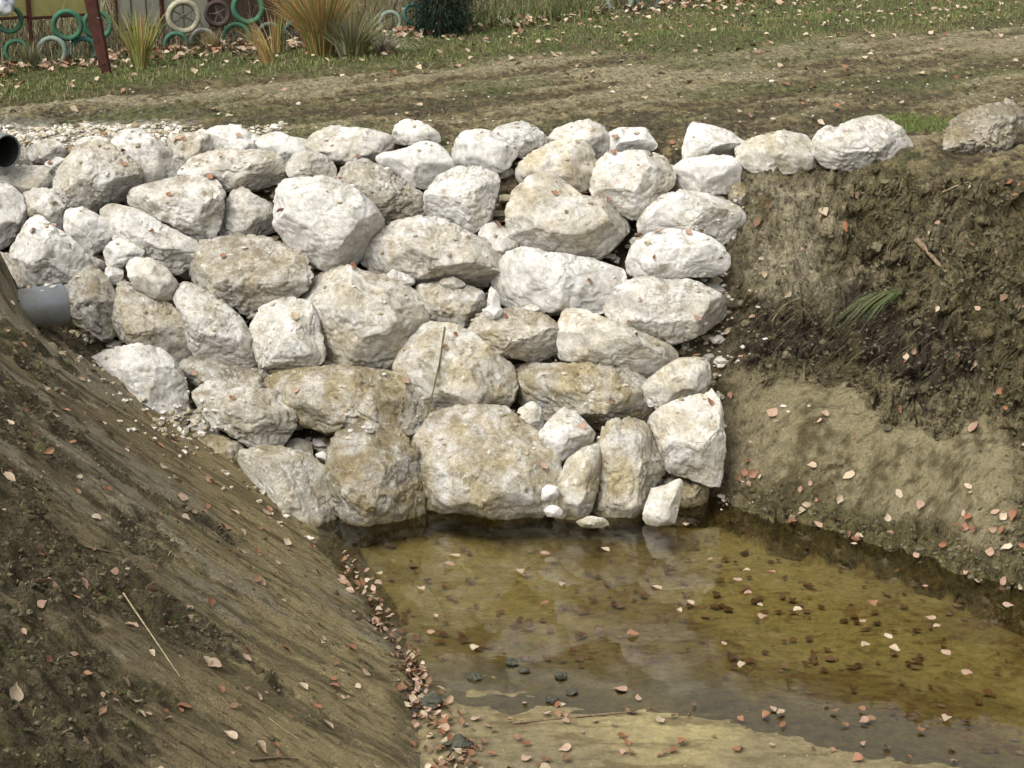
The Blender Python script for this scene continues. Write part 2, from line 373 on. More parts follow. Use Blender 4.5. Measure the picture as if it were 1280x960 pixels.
F = np.stack([I[:-1, :-1], I[:-1, 1:], I[1:, 1:], I[1:, :-1]], -1).reshape(-1, 4)
fc = lambda a: a[F[:, 0]]
stack = np.stack([fc(K['L']), fc(K['R'])+fc(K['W']), fc(K['B']), fc(K['top'])], 1)
cls = np.argmax(stack, 1)
cls = np.where((cls == 3) & (fc(K['dist'])+.5*fc(n) < .1) & (fc(y_) < 60) & (fc(y_) > 12), 4, cls)
names = {0: ('mud_bank', 'soil'), 1: ('earth_bank', 'clay'), 2: ('pond_bed', 'silt'), 3: ('ground', 'track'), 4: ('dirt_track', 'track')}
gverts = P; gfaces = F
for k, (nm_, mm) in names.items():
    sel = F[cls == k]
    if len(sel) == 0: continue
    u_, inv = np.unique(sel.ravel(), return_inverse=True)
    me = mesh_np(nm_, P[u_], inv.reshape(-1, 4), True, [M[mm]])
    a = me.attributes.new('tone', 'FLOAT_COLOR', 'POINT'); a.data.foreach_set('color', np.c_[tone[u_], np.ones(len(u_))].astype(np.float32).ravel())
    a = me.attributes.new('soft', 'FLOAT', 'POINT'); a.data.foreach_set('value', np.clip(K['L'][u_]*(1-K['lumpy'][u_])*.85+K['clay'][u_]*K['R'][u_]*.7, 0, 1).astype(np.float32))
    a = me.attributes.new('streak', 'FLOAT', 'POINT'); a.data.foreach_set('value', (K['L'][u_]*(1-.7*K['lumpy'][u_])).astype(np.float32))
    tag(link(nm_, me), kind='structure')

# ------------------------------------------------------------ water
m, nt, b = mat('water'); nt.nodes.remove(b)
out = nt.nodes['Material Output']
geo = N(nt, 'ShaderNodeNewGeometry')
mp = N(nt, 'ShaderNodeMapping'); mp.inputs['Scale'].default_value = (.7, 1.6, 1); nt.links.new(geo.outputs['Position'], mp.inputs['Vector'])
nb = bump(nt, noise(nt, mp.outputs[0], 2.6, 3, .5, .4), .04, .02)
nb = bump(nt, noise(nt, mp.outputs[0], 14, 2, .5), .02, .01, nb)
gl = N(nt, 'ShaderNodeBsdfGlossy'); gl.inputs['Roughness'].default_value = .03; nt.links.new(nb, gl.inputs['Normal'])
tr = N(nt, 'ShaderNodeBsdfTransparent'); tr.inputs['Color'].default_value = (.93, .90, .74, 1)
fr = N(nt, 'ShaderNodeFresnel'); fr.inputs['IOR'].default_value = 1.76; nt.links.new(nb, fr.inputs['Normal'])
mx = N(nt, 'ShaderNodeMixShader'); nt.links.new(fr.outputs[0], mx.inputs[0]); nt.links.new(tr.outputs[0], mx.inputs[1]); nt.links.new(gl.outputs[0], mx.inputs[2])
nt.links.new(mx.outputs[0], out.inputs['Surface'])
M['water'] = m
me = mesh_np('water', [(-3.5, 6.4, 0), (6.5, 6.4, 0), (6.5, 14.5, 0), (-3.5, 14.5, 0)], [(0, 1, 2, 3)], False, [m])
tag(link('water', me), kind='structure')

# ------------------------------------------------------------ boulders
def ico(level):
    bm = bmesh.new(); bmesh.ops.create_icosphere(bm, subdivisions=level, radius=1.0)
    V = np.array([v.co[:] for v in bm.verts]); Fc = np.array([[v.index for v in f.verts] for f in bm.faces]); bm.free(); return V, Fc
ICO = {k: ico(k) for k in (3, 4, 5, 6)}
def poly_radius(pts, cx, cy, th):
    p = np.array(pts, float)-[cx, cy]; p[:, 1] *= -1
    # densify the outline, then interpolate the radius by angle
    q = []
    for i in range(len(p)):
        a, b = p[i], p[(i+1) % len(p)]
        for f in np.linspace(0, 1, 14, endpoint=False): q.append(a*(1-f)+b*f)
    q = np.array(q); an = np.arctan2(q[:, 1], q[:, 0]); r = np.hypot(q[:, 0], q[:, 1])
    o = np.argsort(an); an, r = an[o], r[o]
    grid = np.linspace(-PI, PI, 361)[:-1]
    R = np.interp(grid, np.r_[an[-1]-2*PI, an, an[0]+2*PI], np.r_[r[-1], r, r[0]])
    k = np.array([.5, 1, 3, 1, .5]); k /= k.sum()
    R = sum(k[j]*np.roll(R, (j-2)*2) for j in range(5))
    return np.interp(th, np.r_[grid, PI], np.r_[R, R[0]])
def centroid(pts):
    p = np.array(pts, float); x, y = p[:, 0], p[:, 1]; x2, y2 = np.roll(x, -1), np.roll(y, -1); c = x*y2-x2*y; A = c.sum()/2
    return ((x+x2)*c).sum()/(6*A), ((y+y2)*c).sum()/(6*A), abs(A)
def wall_t(px, py):
    d = ray(px, py)
    # wall face plane Y = 12.95 + .77 z
    return (12.95+.77*CAM[2])/(d[1]-.77*d[2])
def boulder(label, pts, tint=.3, dirt=.3, push=0., depth=None, t=None, name='boulder', cat='boulder', group='limestone boulders stacked in the retaining wall', thick=.56, facets=6, seed=None):
    cx, cy, A = centroid(pts)
    rng = np.random.default_rng(seed if seed is not None else int(cx*7+cy*13))
    r = math.sqrt(A/PI)
    if t is None: t = wall_t(cx, cy)
    t = t+push
    s = t/FPX
    big = r > 13
    V, Fc = ICO[6 if r > 40 else 5 if r > 12 else 4]
    th = np.arctan2(V[:, 1], V[:, 0]); rho = np.hypot(V[:, 0], V[:, 1]); z = V[:, 2]
    nn = 3.6; sc_ = (rho**nn+np.abs(z)**nn)**(-1/nn)
    R = poly_radius(pts, cx, cy, th)*s*1.025
    T = r*s*thick*2*.5*1.25
    p = np.stack([rho*sc_*R*np.cos(th), rho*sc_*R*np.sin(th), z*sc_*T], 1)
    rad = r*s
    # low frequency lumps, then broken faces
    q = p/rad
    d = p/np.linalg.norm(p, axis=1)[:, None]
    o = rng.uniform(0, 100, 3)
    p = p+d*(rad*.14*fbm(q[:, 0]*1.3+o[0], q[:, 1]*1.3+o[1], q[:, 2]*1.3+o[2], oct=2, seed=1)*np.clip(.25+z, .25, 1))[:, None]
    ns = [np.array([rng.uniform(-.3, .3), .62, .62])] + [np.array([math.cos(a), math.sin(a), rng.uniform(.35, 1.3)]) for a in (np.arange(facets)*2*PI/facets+rng.uniform(0, 1.2)+rng.uniform(-.4, .4, facets))]
    ns += [np.array([math.cos(a), math.sin(a), rng.uniform(-1.2, -.4)]) for a in rng.uniform(0, 6.28, 3)]
    for nrm in ns:
        nrm = nrm/np.linalg.norm(nrm)
        D = p@nrm; mxd = D.max(); cut = mxd*rng.uniform(.56, .86)
        if not big: cut *= .9
        over = np.maximum(D-cut, 0); p = p-nrm[None]*(over*.97)[:, None]
    d = p/np.maximum(np.linalg.norm(p, axis=1), 1e-6)[:, None]
    q = p
    nz = .020*fbm(q[:, 0]*5+o[1], q[:, 1]*5+o[2], q[:, 2]*5+o[0], oct=4, seed=2, gain=.55)
    rg = np.abs(fbm(q[:, 0]*7+o[2], q[:, 1]*7+o[0], q[:, 2]*7+o[1], oct=4, seed=3, gain=.6))
    nz = nz-.035*np.clip(.13-rg, 0, .2)*(1.6+2*dirt)
    fine = .006*fbm(q[:, 0]*26+o[2], q[:, 1]*26+o[0], q[:, 2]*26+o[1], oct=3, seed=4, gain=.7)*(.6+1.6*dirt)
    p = p+d*((nz*(1.25+.9*dirt)*min(1, rad/.22)+fine*min(1, rad/.2)))[:, None]
    # bring the outline seen from the front back to the traced one after the faces are broken off
    pa = np.arctan2(p[:, 1], p[:, 0]); pr = np.hypot(p[:, 0], p[:, 1]); nb_ = 60 if r > 13 else 20
    bi = ((pa+PI)/(2*PI)*nb_).astype(int) % nb_; rm = np.zeros(nb_); np.maximum.at(rm, bi, pr)
    rm[rm == 0] = rad
    gc = (np.arange(nb_)+.5)/nb_*2*PI-PI; Rt = poly_radius(pts, cx, cy, gc)*s*1.10
    fk = Rt/rm; fk = (np.roll(fk, 1)+2*fk+np.roll(fk, -1))/4
    kf = np.interp(pa, np.r_[gc[-1]-2*PI, gc, gc[0]+2*PI], np.r_[fk[-1], fk, fk[0]])
    p = p*np.stack([kf, kf, np.ones_like(kf)], 1)
    Wm = np.stack([RT, UP, -FW], 0)
    pw = p@Wm
    ctr = CAM+t*ray(cx, cy)
    # origin at the stone's foot
    lo = pw[:, 2].min(); org = ctr+np.array([0, 0, lo]); pw = pw-np.array([0, 0, lo])
    me = mesh_np(name, pw, Fc, True, [M['rock']])
    o_ = link(name, me, loc=org); o_['tint'] = float(tint); o_['dirt'] = float(dirt)
    tag(o_, label, cat, group)
    return o_
B = boulder
STONES = [
# label, outline, tint, dirt, push (metres along the view, negative comes forward)
('big grey speckled pitted boulder with a dark hollow, below the top left rubble', [(69,222),(85,196),(97,184),(112,178),(135,181),(160,197),(172,212),(172,227),(160,238),(140,252),(125,256),(115,268),(100,262),(82,256),(72,242)], .5,.55,-.1),
('tall pale boulder with black cracks rising behind the grey speckled boulder at the top left', [(140,172),(160,160),(175,162),(195,175),(215,190),(228,207),(226,222),(215,230),(190,236),(165,226),(145,200)], .12,.5,.1),
('smooth white domed boulder on the top edge, above the long flat cream slab', [(257,167),(272,158),(297,157),(311,167),(319,186),(312,196),(290,200),(268,192)], .02,.1,.1),
('small mottled beige boulder on the top edge, left of the smooth white domed one', [(208,172),(225,168),(242,166),(262,170),(268,185),(255,200),(235,214),(222,205),(212,188)], .5,.45,.05),
('long flat cream slab with yellow-grey underside, beneath the smooth white dome at the top left', [(223,222),(238,200),(252,192),(275,188),(300,188),(325,188),(345,193),(355,208),(351,224),(330,233),(305,238),(285,238),(262,230),(238,228)], .4,.45,-.05),
('wide flat-topped boulder with grey patch and leaves on top, left of the small cone-shaped one', [(160,244),(187,230),(220,222),(245,220),(270,228),(281,242),(278,260),(272,290),(260,301),(245,304),(232,292),(215,280),(190,270),(168,262)], .35,.5,-.1),
('cone-topped boulder, white above and brown below, left of the biggest white one', [(272,282),(278,262),(288,247),(296,236),(306,236),(318,246),(338,255),(351,267),(352,279),(340,288),(322,296),(300,298),(280,295)], .3,.5,0),
('low crumbly ledge stone on the left frame edge under the upper grey pipe', [(-25,212),(20,210),(60,209),(74,230),(72,248),(40,252),(0,246),(-25,244)], .4,.5,.1),
('beige rounded boulder below the crumbly ledge, behind the white pyramid boulder', [(26,245),(45,236),(67,238),(80,255),(87,272),(78,289),(60,286),(46,274),(33,268)], .35,.4,-.02),
('tall white-grey boulder cut by the left frame edge above the white pyramid boulder', [(-30,232),(0,230),(14,235),(27,247),(33,262),(28,277),(20,293),(5,309),(-30,312)], .15,.3,-.05),
('big white pyramid-shaped boulder right above the lower grey pipe', [(12,312),(26,290),(30,276),(45,268),(57,280),(82,295),(100,310),(111,325),(100,337),(82,350),(65,358),(45,360),(32,347),(15,325)], .04,.2,-.25),
('white boulder with overhanging lip and reddish leaves, right of the white pyramid boulder', [(78,284),(80,263),(105,261),(117,267),(134,276),(147,291),(142,303),(125,311),(112,321),(98,315),(88,300)], .03,.15,-.15),
('long whitish sloping boulder with soil and leaves, below the wide flat-topped one', [(120,266),(137,255),(160,259),(178,265),(200,279),(225,291),(240,299),(251,312),(240,326),(226,338),(215,342),(198,334),(175,322),(150,305),(130,285)], .12,.45,-.12),
('small plain white stone wedged under the long whitish boulder with red leaves', [(129,315),(138,302),(150,297),(166,304),(181,313),(176,321),(162,327),(150,336),(135,334)], .03,.1,-.22),
('egg-shaped pinkish white stone with a pointed right end, resting above the fan of crusty boulders', [(160,328),(168,322),(188,324),(208,336),(222,358),(216,370),(203,376),(185,368),(170,360),(162,347)], .10,.1,-.28),
('little crumbly white stone left of the egg-shaped pinkish stone', [(130,337),(140,332),(154,339),(152,351),(140,356),(131,348)], .1,.4,-.2),
('brown mottled crusty boulder directly right of the lower grey pipe', [(80,358),(98,340),(118,334),(136,350),(148,375),(151,400),(143,417),(130,426),(110,412),(95,404),(86,382)], .55,.75,-.12),
('buff boulder between the brown mottled one and the slanted white-grey one', [(140,372),(150,360),(165,358),(190,368),(214,383),(232,402),(241,425),(236,446),(220,456),(200,447),(175,432),(150,425),(139,405)], .42,.45,-.1),
('slanted white-grey boulder with rust patch on its upper left, left of the squat square block', [(217,372),(222,358),(234,354),(250,361),(275,376),(300,397),(315,422),(321,447),(312,457),(280,458),(250,452),(236,430),(232,405)], .12,.4,-.15),
('big bright white jagged boulder half buried by the left mud bank', [(105,452),(130,442),(155,436),(180,433),(202,440),(216,452),(229,475),(233,500),(232,522),(221,540),(205,537),(175,522),(140,502),(115,482)], .02,.2,-.2),
('crusted earthy boulder right of the jagged white half-buried one', [(222,458),(237,447),(270,445),(307,453),(334,470),(347,490),(330,507),(290,505),(245,488),(228,474)], .4,.6,.0),
('sloping boulder white on the left and tan on the right, left of the black hole', [(242,492),(256,476),(285,481),(312,486),(350,490),(368,512),(367,530),(356,550),(340,560),(320,563),(300,549),(270,534),(250,514)], .35,.45,-.2),
('low tan rough boulder at the rim of the left bank, left of the white-streaked one', [(225,548),(245,542),(275,545),(302,556),(306,578),(300,597),(275,592),(248,574)], .7,.6,-.1),
('white-streaked pointed boulder leaning down to the water at the foot of the left bank', [(302,568),(321,560),(345,562),(362,565),(388,573),(409,592),(419,622),(418,648),(409,674),(398,683),(380,666),(357,646),(335,626),(318,606),(304,590)], .35,.5,-.25),
('big rough ochre boulder standing in the water at the left corner of the pond', [(411,568),(418,550),(436,538),(461,531),(495,540),(518,562),(526,597),(528,631),(520,655),(495,664),(453,673),(430,664),(419,640),(420,610),(412,590)], .8,.75,-.25),
('small grey stone inside the black hole', [(356,560),(362,551),(372,548),(388,553),(390,570),(378,576),(360,574)], .3,.2,.1),
('long earthy horizontal boulder roofing the black hole', [(332,470),(370,461),(425,459),(480,465),(515,473),(535,494),(537,525),(526,552),(512,562),(495,548),(461,538),(430,541),(410,540),(380,532),(362,520),(345,495)], .78,.6,-.08),
('low white humped boulder on the top edge right of the smooth white dome', [(316,184),(330,170),(348,165),(362,171),(385,175),(390,192),(362,206),(335,200)], .04,.15,.15),
('long greyish cream boulder on the top edge, right of the low white humped one', [(383,180),(400,164),(417,157),(440,160),(470,164),(488,170),(487,184),(470,203),(450,207),(420,203),(395,198)], .3,.35,.1),
('rounded cream boulder with brown right side, above the biggest white boulder', [(355,208),(370,190),(390,188),(410,197),(418,210),(416,222),(405,228),(385,229),(364,222)], .35,.6,-.05),
('speckled buff wedge boulder sloping down to the right of the biggest white boulder', [(418,224),(438,203),(452,199),(475,209),(500,224),(525,240),(532,256),(522,274),(500,285),(485,289),(465,280),(445,250)], .35,.6,0),
('smooth white boulder with a dipped top, left of the white cube-shaped one', [(473,192),(490,189),(510,185),(522,178),(542,179),(556,190),(568,207),(565,217),(550,225),(530,235),(512,231),(494,219),(475,206)], .02,.06,-.08),
('small white stone on the top edge above the dipped-top boulder', [(490,174),(496,155),(508,150),(530,154),(551,170),(546,180),(520,183),(498,180)], .04,.15,.15),
('bright white smooth boulder on the top edge right of the dipped-top one', [(565,207),(569,182),(579,166),(600,162),(626,168),(646,181),(643,197),(632,213),(615,218),(590,214)], .01,.06,.05),
('white cube-shaped boulder with dark marks on its flat top, in the third row', [(534,242),(549,222),(570,211),(600,211),(622,221),(619,245),(611,276),(600,285),(590,291),(575,287),(545,276),(533,262)], .01,.25,-.12),
('biggest white boulder hanging forward with a brown hollow at its lower left', [(347,250),(351,232),(375,228),(412,226),(440,236),(462,254),(473,272),(475,288),(462,304),(440,327),(428,336),(412,338),(395,330),(382,320),(362,304),(348,285)], .08,.3,-.22),
('broad cream boulder with soil and pebbles on its flat top, below the cone-topped one', [(236,337),(243,315),(252,302),(275,296),(302,295),(330,297),(362,309),(378,320),(387,340),(386,357),(370,371),(345,376),(335,386),(315,392),(300,389),(270,373),(246,356)], .38,.55,-.12),
('wide pitted white boulder with a red leaf near its lower edge, beside the pointed pebble', [(453,325),(459,308),(473,291),(495,277),(525,273),(550,276),(580,289),(606,302),(626,318),(624,341),(602,358),(575,358),(545,356),(500,353),(475,345)], .25,.4,-.08),
('medium tan boulder with orange corner, tucked below the wide pitted white one', [(518,370),(525,357),(550,352),(575,354),(600,364),(607,380),(598,401),(580,413),(562,411),(540,400),(527,386)], .5,.5,-.02),
('biggest cream boulder with orange stains in the centre of the wall', [(378,368),(393,350),(420,334),(442,337),(460,345),(495,351),(517,367),(527,385),(537,402),(532,417),(519,430),(507,451),(492,465),(470,468),(445,466),(420,464),(403,453),(397,430),(390,400)], .42,.3,-.05),
('squat square white block with brown left edge, left of the orange-stained boulder', [(314,410),(326,386),(350,376),(367,374),(384,380),(394,396),(397,413),(405,438),(401,452),(388,459),(350,460),(326,458),(318,436)], .18,.25,-.18),
('split cream boulder crossed by a thin mossy stick', [(495,467),(508,430),(520,415),(540,406),(565,408),(590,420),(615,440),(637,456),(643,480),(633,507),(600,516),(570,522),(545,528),(530,512),(520,488)], .6,.35,-.02),
('huge rounded tan boulder at the waterline in the middle of the pond edge', [(512,575),(523,550),(542,522),(570,513),(600,512),(630,514),(652,530),(682,555),(695,580),(693,605),(682,622),(650,630),(600,635),(550,637),(530,630),(520,605)], .62,.5,-.18),
('oval boulder with soil crust on top, under the small upright pointed stone', [(588,410),(602,392),(635,387),(665,389),(688,400),(703,415),(700,430),(687,444),(665,453),(650,447),(630,444),(608,436),(592,425)], .45,.5,-.15),
('small upright pointed white stone standing between two boulders', [(608,388),(611,362),(617,356),(624,370),(626,388),(617,394)], .03,.1,-.15),
('little white chip stone resting on the oval crusted boulder', [(602,389),(613,382),(630,387),(624,399),(608,398)], .05,.1,-.28),
('little cream chip stone on top of the oval crusted boulder, right of the white chip', [(655,385),(664,380),(674,384),(671,392),(658,392)], .2,.2,-.2),
('long cream brick-shaped boulder with yellow left end, slanting down to the right', [(702,402),(708,387),(726,387),(760,400),(794,414),(827,425),(845,437),(842,452),(825,466),(808,474),(794,464),(760,456),(704,451),(701,428)], .42,.2,-.15),
('big rounded cream-white boulder above the slanting brick-shaped one at the right edge', [(759,385),(768,365),(785,352),(812,347),(850,349),(882,359),(904,375),(904,395),(886,409),(860,423),(840,429),(815,426),(790,418),(768,405)], .2,.35,-.1),
('long white slab boulder with a grey shaded underside, left of the big rounded cream-white one', [(620,352),(633,322),(655,311),(685,317),(740,323),(771,335),(781,348),(777,363),(766,378),(755,389),(720,390),(684,392),(645,385),(625,372)], .05,.15,-.1),
('bright white half-dome boulder with a crack across it, in the right column', [(787,327),(794,306),(815,292),(840,287),(870,291),(895,304),(906,320),(909,335),(890,344),(860,347),(835,347),(810,349),(792,345)], .0,.1,-.18),
('pinkish grey boulder with a faceted face, behind the bright white half-dome', [(800,282),(809,262),(830,247),(855,240),(885,239),(907,248),(929,262),(937,275),(928,293),(905,305),(870,303),(830,298),(804,298)], .15,.2,0),
('white faceted boulder with a blue-grey right face, second from the top of the right column', [(842,210),(860,199),(890,194),(912,196),(924,210),(921,230),(906,241),(885,243),(857,241),(848,226)], .02,.12,-.05),
('white wedge-shaped boulder topping the right column', [(852,202),(857,175),(865,153),(890,157),(915,164),(933,178),(920,190),(895,196),(870,199)], .03,.12,.05),
('large cream boulder with a shaded lower right face, left of the right column', [(739,237),(747,205),(760,193),(795,190),(827,194),(841,210),(844,228),(830,241),(810,263),(795,274),(770,263),(745,251)], .3,.2,-.1),
('yellowish boulder in the second row behind the largest grey-cream one', [(646,212),(664,193),(690,180),(705,175),(730,177),(741,190),(743,215),(738,233),(722,242),(705,235),(685,235),(660,233),(649,223)], .45,.15,.06),
('largest grey-cream boulder of the right half, tapering to the right', [(635,267),(647,240),(670,222),(690,216),(706,228),(725,245),(755,251),(781,271),(783,286),(766,306),(746,322),(720,325),(690,321),(665,319),(645,306),(639,286)], .38,.25,-.08),
('rounded pale boulder on the top edge behind the yellowish one', [(683,180),(694,162),(712,155),(735,150),(753,159),(759,175),(756,192),(740,200),(715,195)], .15,.25,.15),
('small white boulder with a broken corner, on the top edge above the large cream one', [(755,192),(759,168),(775,160),(805,160),(813,172),(821,185),(800,192),(770,195)], .03,.2,.15),
('white boulder with black specks on the top edge, above the soil gap', [(613,170),(625,158),(650,152),(671,160),(683,172),(682,188),(662,200),(645,195),(628,185)], .04,.45,.12),
('small rounded cream stone left of the largest grey-cream boulder', [(598,296),(604,282),(616,278),(633,287),(646,302),(645,316),(632,322),(612,316)], .2,.2,-.06),
('yellow cream boulder set in the bank right of the white wedge on the top edge', [(921,187),(932,177),(945,172),(975,165),(1005,167),(1019,180),(1020,208),(1000,216),(965,218),(940,214),(927,202)], .42,.2,.0),
('white blotchy boulder with brown veins at the top of the bank', [(1014,185),(1030,168),(1050,158),(1070,150),(1100,145),(1118,157),(1141,183),(1139,198),(1112,213),(1080,215),(1050,213),(1028,205)], .15,.35,-.1),
('narrow grey stone wedged left of the white blotchy boulder', [(1013,182),(1022,165),(1036,156),(1046,160),(1042,178),(1030,196),(1018,196)], .12,.3,.0),
('mud-smeared grey boulder standing on the bank at the top right', [(1178,187),(1181,160),(1205,142),(1232,132),(1268,125),(1276,152),(1256,192),(1218,200)], .5,.95,-.2),
('wide tan boulder with a white scar, above the small white angular stones', [(637,466),(665,457),(700,455),(740,456),(777,461),(802,472),(817,490),(818,518),(805,532),(775,528),(758,537),(740,534),(715,528),(690,527),(660,508),(645,487)], .68,.5,.0),
('lumpy beige boulder at the right edge over the tall pale block', [(800,490),(811,475),(830,460),(848,450),(870,448),(884,453),(885,475),(879,492),(860,503),(830,513),(815,506)], .4,.3,-.15),
('tall pale layered block with a pointed lower right corner at the pond corner', [(813,524),(833,508),(860,500),(880,494),(894,491),(901,510),(902,540),(904,565),(901,590),(894,609),(868,597),(832,586),(826,560)], .32,.15,-.22),
('small angular white stone with a blue-grey hollow, above the pond edge', [(675,541),(689,525),(705,511),(722,519),(743,542),(738,553),(720,563),(700,576),(689,570),(680,556)], .2,.2,-.3),
('tan upright stone with white head at the waterline, right of the huge rounded boulder', [(693,630),(699,600),(710,575),(730,562),(749,557),(754,575),(748,602),(738,622),(715,634)], .55,.3,-.32),
('rounded tan boulder with leaves on top, left of the tall pale layered block', [(742,620),(748,588),(746,560),(760,530),(790,525),(810,535),(818,560),(832,588),(817,607),(800,627),(775,635),(750,632)], .55,.45,-.18),
('small pale triangular stone standing in the water right of the rounded tan boulder', [(805,624),(815,612),(835,607),(853,598),(851,616),(843,634),(825,640),(808,636)], .3,.1,-.35),
('small rounded buff stone perched above the huge rounded boulder', [(643,531),(649,512),(665,502),(676,511),(680,530),(668,541),(650,540)], .45,.2,-.15),
('tiny bright white pebble at the waterline beside the upright tan stone', [(677,616),(682,606),(696,607),(698,620),(686,629),(678,627)], .0,.05,-.45),
('tiny white stone lying in the water in front of the huge rounded boulder', [(679,637),(690,631),(704,637),(699,646),(685,646)], .0,.05,-.55),
('pale stone cut by the left frame edge just above the lower grey pipe', [(-30,316),(8,317),(22,329),(36,345),(38,362),(12,370),(-30,368)], .3,.4,-.1),
('small dirty white rubble stone under the jagged white half-buried boulder', [(232,520),(246,512),(262,518),(276,530),(270,545),(250,548),(236,538)], .2,.6,-.05),
('small pale rubble stone above the rim of the left bank', [(205,535),(222,538),(240,546),(236,560),(220,562),(207,550)], .4,.5,-.1),
('small buff stone between the egg-shaped stone and the slanted boulder', [(150,362),(158,352),(170,358),(172,370),(160,375)], .4,.4,-.1),
('small whitish stone between the brown mottled boulder and the egg-shaped stone', [(146,352),(156,350),(168,362),(160,370),(148,364)], .15,.3,-.14),
('small grey stone left of the squat square block', [(306,384),(318,380),(330,388),(320,400),(308,398)], .3,.4,.0),
('flat pale chip stone lying on the long earthy horizontal boulder', [(392,492),(400,485),(409,489),(408,497),(397,499)], .0,.0,-.32),
('thin white chip stone at the mouth of the black hole', [(394,567),(404,564),(415,571),(411,577),(397,574)], .0,.0,-.15),
('small white chip stone on the rim of the big rough ochre boulder', [(456,536),(463,532),(469,536),(465,541),(458,540)], .0,.0,-.5),
('small crumbly chip stone above the medium tan boulder', [(480,347),(492,337),(510,344),(520,353),(505,360),(488,357)], .3,.5,-.12),
('grey flake stone on top of the medium tan boulder with the orange corner', [(548,350),(566,346),(584,353),(574,361),(555,360)], .15,.3,-.14),
('long thin low stone at the waterline left of the tall pale layered block', [(716,636),(735,627),(752,629),(766,636),(752,642),(728,642)], .6,.3,-.4),
('small stone with a dark underside left of the long whitish boulder with red leaves', [(95,316),(110,318),(128,326),(132,338),(118,338),(103,330)], .25,.5,-.08),
('small pale stone behind the lower grey pipe', [(76,352),(88,345),(94,356),(88,368),(78,366)], .3,.3,-.05),
('small buff stone behind the wide flat-topped boulder', [(250,300),(262,292),(275,296),(268,308),(255,310)], .4,.5,.1),
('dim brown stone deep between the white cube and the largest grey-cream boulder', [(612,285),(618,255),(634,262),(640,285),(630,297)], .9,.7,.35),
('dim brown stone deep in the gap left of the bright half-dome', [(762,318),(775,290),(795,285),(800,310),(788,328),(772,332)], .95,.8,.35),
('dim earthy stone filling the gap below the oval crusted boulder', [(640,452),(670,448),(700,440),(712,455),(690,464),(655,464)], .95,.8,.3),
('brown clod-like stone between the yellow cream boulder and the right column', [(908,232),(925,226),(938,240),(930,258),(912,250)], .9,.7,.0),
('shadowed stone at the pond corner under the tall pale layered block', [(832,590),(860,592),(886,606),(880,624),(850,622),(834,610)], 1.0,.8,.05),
('low crusted white stone behind the upper grey pipe mouth', [(34,188),(46,176),(66,174),(82,184),(78,198),(56,204),(38,200)], .2,.5,.1),
('flat dusty white stone left of the tall pale cracked boulder', [(92,182),(104,172),(126,170),(140,176),(136,188),(112,192)], .15,.4,.2),
('small dusty cream stone on the left end of the top edge', [(60,176),(72,168),(88,170),(94,180),(80,186),(66,184)], .3,.4,.3),
('small buff stone between the crumbly ledge stone and the grey speckled boulder', [(56,204),(70,196),(84,198),(76,214),(64,222),(54,216)], .35,.5,.05),
('small whitish stone on the top edge between the mottled beige one and the white dome', [(238,168),(250,161),(262,164),(262,176),(248,180)], .15,.2,.25),
('flat cream stone on the top edge left of the long greyish cream boulder', [(300,176),(316,168),(330,172),(334,186),(318,192),(304,188)], .2,.3,.2),
('low brown-white stone between the two lowest stones of the far left', [(20,350),(34,340),(52,352),(70,356),(62,366),(34,368)], .4,.6,-.05),
('small dull stone under the left end of the long earthy horizontal boulder', [(318,455),(332,452),(344,466),(336,480),(322,474)], .5,.5,.0),
('small cream stone wedged under the biggest cream boulder', [(400,448),(420,456),(440,462),(436,472),(410,470),(396,460)], .4,.5,.02),
]
for a in STONES:
    ccx, ccy, _ = centroid(a[1]); k = .5 if (ccx < 470 and ccy < 300) else .8      # the chalky upper left of the wall, the browner foot
    pt = [(x, y+(18 if y >= 618 else 0)) for x, y in a[1]] if (ccy > 560 and a[1][0][1] > 540 and 'little' not in a[0] and ccx > 330 and 'tiny' not in a[0]) else a[1]   # the lowest course stands in the water
    boulder(a[0], pt, a[2]*k, a[3]*(.75 if k < .8 else 1), a[4])

# random rubble packed behind the boulders (seen only through the gaps and from the side)
rng = np.random.default_rng(11)

# ------------------------------------------------------------ pipes
M['pvc'] = simple('grey_pvc', (.12, .11, .085), (.16, .185, .21), 4, .5, .4, .1)
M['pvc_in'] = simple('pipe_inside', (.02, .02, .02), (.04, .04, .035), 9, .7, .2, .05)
def pipe(label, px, py, t, d, length, r):
    end = Vector(CAM+t*ray(px, py)); d = Vector(d).normalized()
    rt = empty('drain_pipe', end-d*length+Vector((0, 0, -r))); tag(rt, label, 'pipe', 'grey plastic drain pipes')
    q = d.to_track_quat('Z', 'Y').to_matrix()
    def ring(rad, k, zz, seg=48): return [q@Vector((rad*math.cos(2*PI*i/seg), rad*math.sin(2*PI*i/seg), zz)) for i in range(seg)]
    def lathe(nm, prof, mt):
        V = []; F = []; seg = 48
        for (rad, zz) in prof: V += [tuple(v+Vector((0, 0, r))+d*length) for v in ring(rad, 0, zz)]
        for k in range(len(prof)-1):
            for i in range(seg): F.append((k*seg+i, k*seg+(i+1) % seg, (k+1)*seg+(i+1) % seg, (k+1)*seg+i))
        me = mesh_np(nm, V, F, True, [mt]); return link(nm, me, rt)
    lathe('tube', [(r, -length), (r, -.01), (r-.003, -.002), (r-.012, 0), (r-.016, -.006), (r-.016, -.02)], M['pvc'])
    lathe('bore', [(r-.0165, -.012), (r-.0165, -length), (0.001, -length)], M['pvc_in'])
    return rt
pipe('lower grey plastic drain pipe poking out of the mud bank toward the right', 80, 379, 13.7, (.80, .52, .0), 1.15, .158)
pipe('upper grey plastic drain pipe with its dark open mouth facing the pond', 9, 190, 14.6, (.62, -.42, -.06), 1.4, .150)

